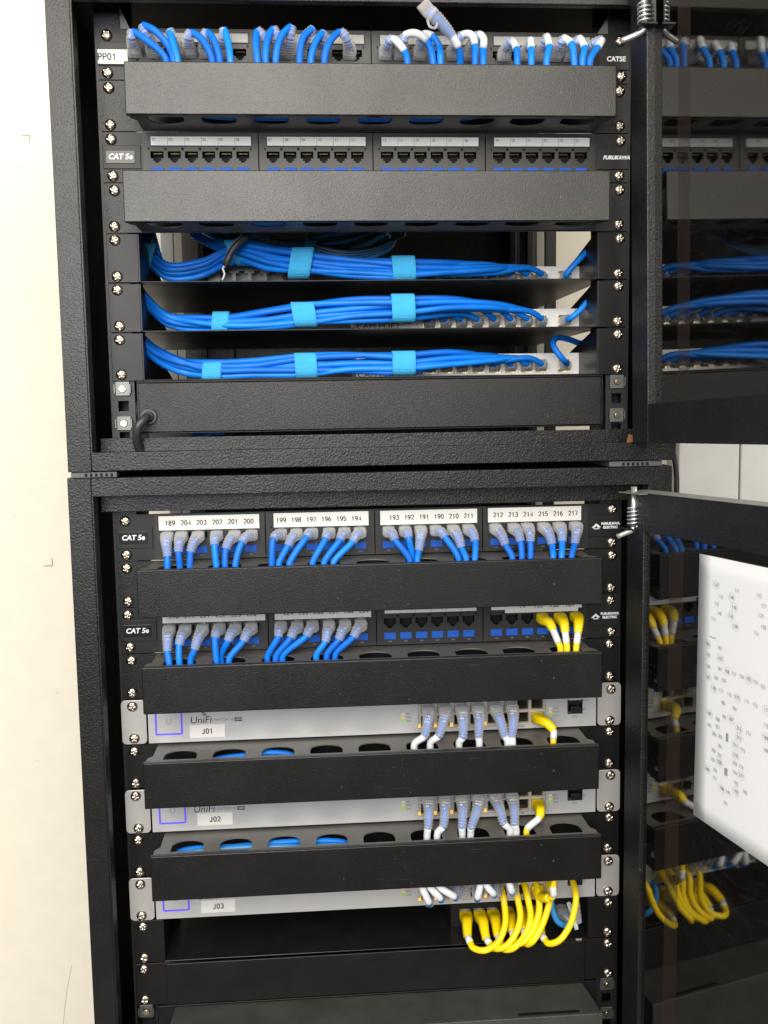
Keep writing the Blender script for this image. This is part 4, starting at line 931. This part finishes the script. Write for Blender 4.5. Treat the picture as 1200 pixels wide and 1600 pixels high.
for k, t in enumerate(T1):
    if t is None:
        E = at(717, 93, -34)
        bp = [at(659, 4, -62), at(669, 17, -60), at(680, 27, -58), at(695, 42, -54), at(706, 56, -50), at(716, 74, -45), at(719, 88, -40)]
        c = empty('patch_cable', bp[0], 'loose patch cable sticking up above the topmost patch panel, its clear plug free', 'cable')
        P_, ix = spline(bp + [E + Vector((0, 2, -12)), E + Vector((-10, 8, -28)), E + Vector((-80, 8, -30))])
        MB().tube(P_[ix[1]:], RC, 12).build('jacket', BLUE, c, smooth=True)
        bb = resample(P_[ix[2] - 2:ix[4] + 1], 1.3); MB().sweep(bb, boot_secs(len(bb), 13, 10, 8, 8)).build('boot', BOOT, c, smooth=True)
        MB().tube(P_[ix[4]:ix[5] + 1], RC + .5, 12).build('sleeve', SLV, c, smooth=True)
        pl = resample(P_[:ix[2]], 2.0); MB().sweep(pl, boot_secs(len(pl), 11.5, 8, 11.8, 8.6, False)).build('plug', PLUG, c)
        gg = resample(P_[1:ix[1]], 2.0); MB().sweep(gg, [[(-4.6, -2.6), (4.6, -2.6), (4.6, -1.2), (-4.6, -1.2)]] * len(gg)).build('plug_contacts', GOLD, c)
        tb, _ = spline([at(668, 32, -62), at(672, 42, -66), at(680, 44, -66), at(683, 36, -62)]); MB().tube(tb, 1.1, 8).build('plug_latch', BOOT, c, smooth=True)
        continue
    base, top, mids, end, sl = t
    P0 = at(base[0], base[1], -3); P0.z = zt(0, 0) - 22
    A = at(top[0], top[1], -24); P1 = P0 + Vector((0, -8, 2)); P2 = P1.lerp(A, .5) + Vector((0, -7, 1))
    ctrl = [P0, P1, P2, A] + [at(q[0], q[1], -31) for q in mids] + [at(end[0], end[1], -36)]
    e = ctrl[-1]; ctrl += [e + Vector((0, 2, -14)), e + Vector((-12, 6, -34)), e + Vector(((-60 - 60 * random.random()) if e.x > -60 else 70, 4 + 8 * random.random(), -36 - 5 * random.random()))]
    patch_cable(ctrl, 3, BLUE, BOOT, '%s blue cable from the left arching out of the topmost patch panel' % ORD[k], 'blue cables arching out of the topmost panel', sleeve=(3, 3 + sl) if sl else None, w0=12.5)

# ------------------------------------------------------------------ tied bundles on the three shelves
def bundle(path, prof, seed, ports, zc, label, group, n=9, left_px=None):
    """path: photo points with depth; prof: half thickness (mm) at each; the strands fan out to the ports at the right"""
    rnd = random.Random(seed); C0 = [at(px, py, Y) for px, py, Y in path]
    lay = [(0, 0), (1, 0), (.5, .87), (-.5, .87), (-1, 0), (-.5, -.87), (.5, -.87), (.1, .45), (-.3, -.4)][:n]
    for i in range(n):
        ph = rnd.uniform(-.4, .4); ctrl = []
        for k, (c_, h) in enumerate(zip(C0, prof)):
            a = ph + .35 * k * (1 if i % 2 else -.6); oy, oz = lay[i]
            y = oy * math.cos(a) - oz * math.sin(a); z = oy * math.sin(a) + oz * math.cos(a)
            ctrl.append(c_ + Vector((0, y * h * .8, z * h)) * .8 + Vector((0, rnd.uniform(-1, 1), rnd.uniform(-1.1, 1.1))))
        if i < len(ports):
            x = ports[i]; k0 = len(ctrl)
            while k0 > 2 and ctrl[k0 - 1].x > x - 34: k0 -= 1
            ctrl = ctrl[:k0]
            lastz = ctrl[-1].z
            P = Vector((x, POE_Y + 1, zc)); 
            ctrl += [Vector((x - 18, POE_Y - 24, zc + 6 + (lastz - zc) * .25)), Vector((x - 3, POE_Y - 16, zc + 1.5)), Vector((x, POE_Y - 6, zc)), P]
            ctrl = ctrl[::-1]
            patch_cable(ctrl, 2, BLUE, BOOT, label, group, r=2.95, w0=12.2, plug=True)
        else:
            c = empty('network_cable', ctrl[0], label, 'cable', group)
            MB().tube(spline(ctrl)[0], 2.95, 12).build('jacket', BLUE, c, smooth=True)
def strap(px, y0, y1, w, Y, tilt, label, parent_y=0):
    """closed velcro band round the bundle: px centre, y0..y1 photo extent, w width px"""
    a = at(px, y0, Y); b = at(px, y1, Y); h = (a.z - b.z) / 2; c = (a + b) / 2; wd = (at(px + w / 2, y0, Y).x - a.x)
    O = c.copy(); m = MB(); N = 28
    secs = []
    for off in (0, 1.1):
        secs.append([(c.y + (h * .80 + off) * math.copysign(abs(math.cos(t)) ** .72, math.cos(t)), c.z + (h + off - 1.1) * math.copysign(abs(math.sin(t)) ** .72, math.sin(t))) for t in [2 * math.pi * k / N for k in range(N)]])
    V = []
    for xx in (-wd, -wd * .5, 0, wd * .5, wd):
        V.append([[m._v((c.x + xx + (z - c.z) * tilt, y, z)) for (y, z) in s_] for s_ in secs])
    for k in range(N):
        k2 = (k + 1) % N
        for q in range(4):
            m.bm.faces.new((V[q][1][k], V[q][1][k2], V[q + 1][1][k2], V[q + 1][1][k])); m.bm.faces.new((V[q][0][k], V[q + 1][0][k], V[q + 1][0][k2], V[q][0][k2]))
        m.bm.faces.new((V[0][0][k], V[0][0][k2], V[0][1][k2], V[0][1][k])); m.bm.faces.new((V[4][0][k], V[4][1][k], V[4][1][k2], V[4][0][k2]))
    # overlapping tail
    e = empty('cable_strap', O, label, 'cable strap', 'light blue hook and loop cable straps')
    m.build('band', VEL, e)
    t = MB(); n0 = 7; y_ = [(c.y - (h * .80 + 1.9) * abs(math.cos(a_)) ** .72, c.z + (h + .8) * math.copysign(abs(math.sin(a_)) ** .72, math.sin(a_))) for a_ in [math.radians(-70 + 16 * k) for k in range(9)]]
    A = [[t._v((c.x + xx + (z - c.z) * tilt, y, z)) for y, z in y_] for xx in (-wd * .86 - .8, wd * .9)]
    B = [[t._v((c.x + xx + (z - c.z) * tilt, y + .9, z)) for y, z in y_] for xx in (-wd * .86 - .8, wd * .9)]
    for k in range(8):
        t.bm.faces.new((A[0][k], A[1][k], A[1][k + 1], A[0][k + 1])); t.bm.faces.new((B[0][k], B[0][k + 1], B[1][k + 1], B[1][k]))
        t.bm.faces.new((A[0][k], A[0][k + 1], B[0][k + 1], B[0][k])); t.bm.faces.new((A[1][k], B[1][k], B[1][k + 1], A[1][k + 1]))
    t.bm.faces.new((A[0][0], B[0][0], B[1][0], A[1][0])); t.bm.faces.new((A[0][8], A[1][8], B[1][8], B[0][8]))
    t.build('strap_tail', VEL, e)

G1 = 'blue cables tied together on the topmost shelf'; G2 = 'blue cables tied together on the middle shelf'; G3 = 'blue cables tied together on the lowest cable shelf'
bundle([(232, 398, 70), (262, 424, 62), (318, 418, 60), (350, 402, 55), (378, 396, 45), (420, 404, 35), (470, 411, 25), (545, 418, 22), (630, 422, 16), (705, 423, 22), (775, 421, 30), (820, 421, 38)],
       [8, 9, 9, 9, 10, 12, 11, 10, 9.5, 9, 7, 5], 3, P4[0][:8], P4[1], 'blue cable in the tied bundle on the topmost shelf', G1)
bundle([(300, 368, 95), (345, 388, 85), (385, 384, 60), (430, 392, 45), (475, 401, 36), (545, 412, 32), (625, 418, 26), (700, 419, 30)], [4, 5, 5, 5, 4, 3, 3, 2], 5, [P4[0][4]] , P4[1], 'blue cable in the tied bundle on the topmost shelf', G1, n=4)
bundle([(212, 448, 12), (232, 472, 35), (262, 497, 50), (310, 505, 45), (360, 504, 38), (415, 500, 30), (475, 492, 24), (550, 485, 20), (630, 482, 18), (705, 478, 22), (775, 480, 32), (815, 486, 40)],
       [4, 6, 7.5, 7.5, 8, 9, 11, 11.5, 12, 10, 8, 6], 11, P5[0][:8], P5[1], 'blue cable in the tied bundle on the middle shelf', G2)
bundle([(214, 522, 12), (240, 550, 30), (280, 569, 40), (330, 577, 34), (395, 576, 30), (475, 571, 24), (550, 568, 20), (630, 567, 18), (705, 563, 24), (775, 560, 36), (815, 562, 42)],
       [3, 7, 8, 8, 8, 10.5, 10.5, 10.5, 9, 8, 6], 17, P6[0][:8], P6[1], 'blue cable in the tied bundle on the lowest cable shelf', G3)
strap(470, 387, 436, 34, 25, .18, 'light blue strap left of centre on the topmost shelf bundle')
strap(630, 400, 439, 36, 18, -.05, 'light blue strap at the middle of the topmost shelf bundle')
strap(370, 376, 416, 20, 52, -.5, 'dark blue strap behind the black cable end on the topmost shelf')
strap(475, 472, 511, 36, 24, -.15, 'light blue strap left of centre on the middle shelf bundle')
strap(629, 459, 504, 36, 18, -.03, 'light blue strap at the middle of the middle shelf bundle')
strap(345, 487, 519, 26, 41, .1, 'light blue strap partly hidden by the shelf edge, on the middle shelf bundle')
strap(478, 551, 591, 34, 24, -.05, 'light blue strap left of centre on the lowest shelf bundle')
strap(630, 548, 586, 36, 18, 0, 'light blue strap at the middle of the lowest shelf bundle')
strap(332, 566, 594, 30, 34, .12, 'light blue strap at the left of the lowest shelf bundle')

# uplink cables at the right of the shelves
def uplink(ctrl, zc, label):
    x = ctrl[0]; P0 = Vector((x, POE_Y - 4, zc))
    patch_cable([P0, P0 + Vector((0, -10, 1))] + [at(*q) for q in ctrl[1]], 1, BLUE, BOOT, label, 'single blue uplink cables of the shelf switches', r=2.95)
uplink((P4[0][8], [(884, 430, 42), (896, 415, 40), (918, 392, 42), (936, 374, 60), (943, 362, 110)]), P4[1], 'single blue cable rising to the right from the switch on the topmost shelf')
uplink((P5[0][8], [(892, 497, 40), (905, 486, 38), (922, 466, 40), (935, 452, 60), (945, 440, 110)]), P5[1], 'single blue cable rising to the right from the CAM POE2 switch')
uplink((P6[0][8], [(880, 562, 30), (869, 548, 30), (864, 536, 36), (870, 528, 44), (888, 530, 60), (905, 536, 80), (925, 534, 120)]), P6[1], 'single blue cable hooking up and over from the CAM POE3 switch')

# black cables and the strapped bunch standing at the back left
for k, pl in enumerate(([(236, 366, 60), (238, 385, 62), (243, 405, 66), (262, 418, 70), (310, 414, 75), (345, 400, 80)],)):
    c = tag(MB().tube(spline([at(*q) for q in pl])[0], 3.1, 10).build('network_cable', BLK, smooth=True), 'black cable curving along the blue bundle at the left of the topmost shelf', 'cable')
for k in range(5):
    d = k * 5.5
    pts = [at(216 + d, 362, 74 + (k % 2) * 6), at(222 + d, 384, 72 + (k % 2) * 6), at(232 + d * .8, 404, 72 + (k % 2) * 6), at(250 + d * .5, 418 + k * 1.5, 72), at(300, 424 + k * 2, 74)]
    tag(MB().tube(spline(pts)[0], 3, 10).build('network_cable', BLUE, smooth=True), 'blue cable dropping in at the far left of the topmost shelf', 'cable', 'blue cables dropping in at the left')
strap(229, 380, 422, 26, 68, .3, 'dark blue strap round the cables dropping in at the far left of the topmost shelf')
c = empty('network_cable', at(381, 372, 20), 'cut black cable end with a white cord hanging in front of the dark grey switch', 'cable')
MB().tube(spline([at(384, 370, 24), at(372, 380, 22), at(362, 393, 22), at(355, 408, 22), at(353, 414, 24)])[0], 3.6, 12).build('jacket', BLK, c, smooth=True)
MB().tube(spline([at(353, 413, 24), at(348, 420, 20), at(351, 428, 20), at(347, 438, 20)])[0], 1.0, 6).build('white_cord', SLV, c, smooth=True)
# darker bunch hanging further back
for k in range(8):
    o = k * 2.2
    pts = [at(480 + (k % 3) * 3, 372 + o * 1.1, 150), at(500, 384 + o, 146), at(540, 392 + o * .9, 142), at(580, 388 + o * .8, 146), at(612, 376 + o * .5, 150), at(632 - k * 3, 366, 156)]
    tag(MB().tube(spline(pts)[0], 2.9, 8).build('network_cable', BLUED if k % 2 else BLK, smooth=True), ('dim blue' if k % 2 else 'black') + ' cable in the bunch hanging behind the topmost shelf bundle', 'cable', ('dim blue' if k % 2 else 'black') + ' cables hanging at the back')
strap(484, 377, 398, 18, 147, .2, 'dim blue strap on the bunch hanging behind the topmost shelf bundle')
# cables seen through the slots of the cable managers
def slot_cables(b, u, x0, x1, zc, n, where, dz=5.0, mtl=None):
    X, Y, Z = xo(b), yo(b), zt(b, u)
    for k in range(n):
        y = Y - 19 - 5.4 * k; z = Z + zc + random.uniform(-1.5, 1.5); e0, e1 = random.uniform(-6, 6), random.uniform(-6, 6)
        P = [(x0 - 22 + e0, y + 3, z - dz * 3), (x0 + e0, y + random.uniform(-2, 2), z - dz * .7), (x0 * .65 + x1 * .35, y + random.uniform(-2, 2), z + random.uniform(-1, 1)), (x0 * .3 + x1 * .7, y + random.uniform(-2, 2), z + random.uniform(-1, 1)), (x1 + e1, y + random.uniform(-2, 2), z - dz * .7), (x1 + 20 + e1, y + 2, z - dz * 3)]
        P = [(X + max(-199, min(199, p[0])), p[1], min(Z - 6.5, max(Z - 39, p[2]))) for p in P]
        tag(MB().tube(spline(P)[0], 3, 10).build('network_cable', (mtl or [BLUE])[k % len(mtl or [BLUE])], smooth=True), 'blue cable lying inside ' + where, 'cable', 'blue cables inside ' + where)
slot_cables(1, 5, -158, -72, -10, 5, 'the cable manager between the switches J01 and J02')
slot_cables(1, 7, -196, -26, -10, 5, 'the cable manager between the switches J02 and J03', mtl=[BLUE, BLUED, BLUE])
slot_cables(0, 1, -150, 98, -38, 5, 'the topmost cable manager', dz=-5)
slot_cables(0, 3, -150, -60, -38, 3, 'the cable manager below the empty patch panel', dz=-5)
# more of the tangle at the back, between the strapped bundle and the dim bunch
for k in range(7):
    o = k * 3.1; sg = (-1) ** k
    pts = [at(318 + k * 9, 362, 170), at(350 + k * 8, 374 + o * .6 + sg * 3, 165), at(400 + k * 7, 371 + o, 160), at(450 + k * 5, 379 + o * .8 + sg * 3, 160), at(520 + k * 6, 369 + o, 165), at(575 + k * 5, 363, 172)]
    d = k % 3 != 0
    tag(MB().tube(spline(pts)[0], 2.9, 8).build('network_cable', BLUED if not d else BLK, smooth=True), ('black' if d else 'dim blue') + ' cable tangled behind the topmost shelf bundle under the cable manager', 'cable', ('black' if d else 'dim blue') + ' tangled cables at the back')
flush_text()
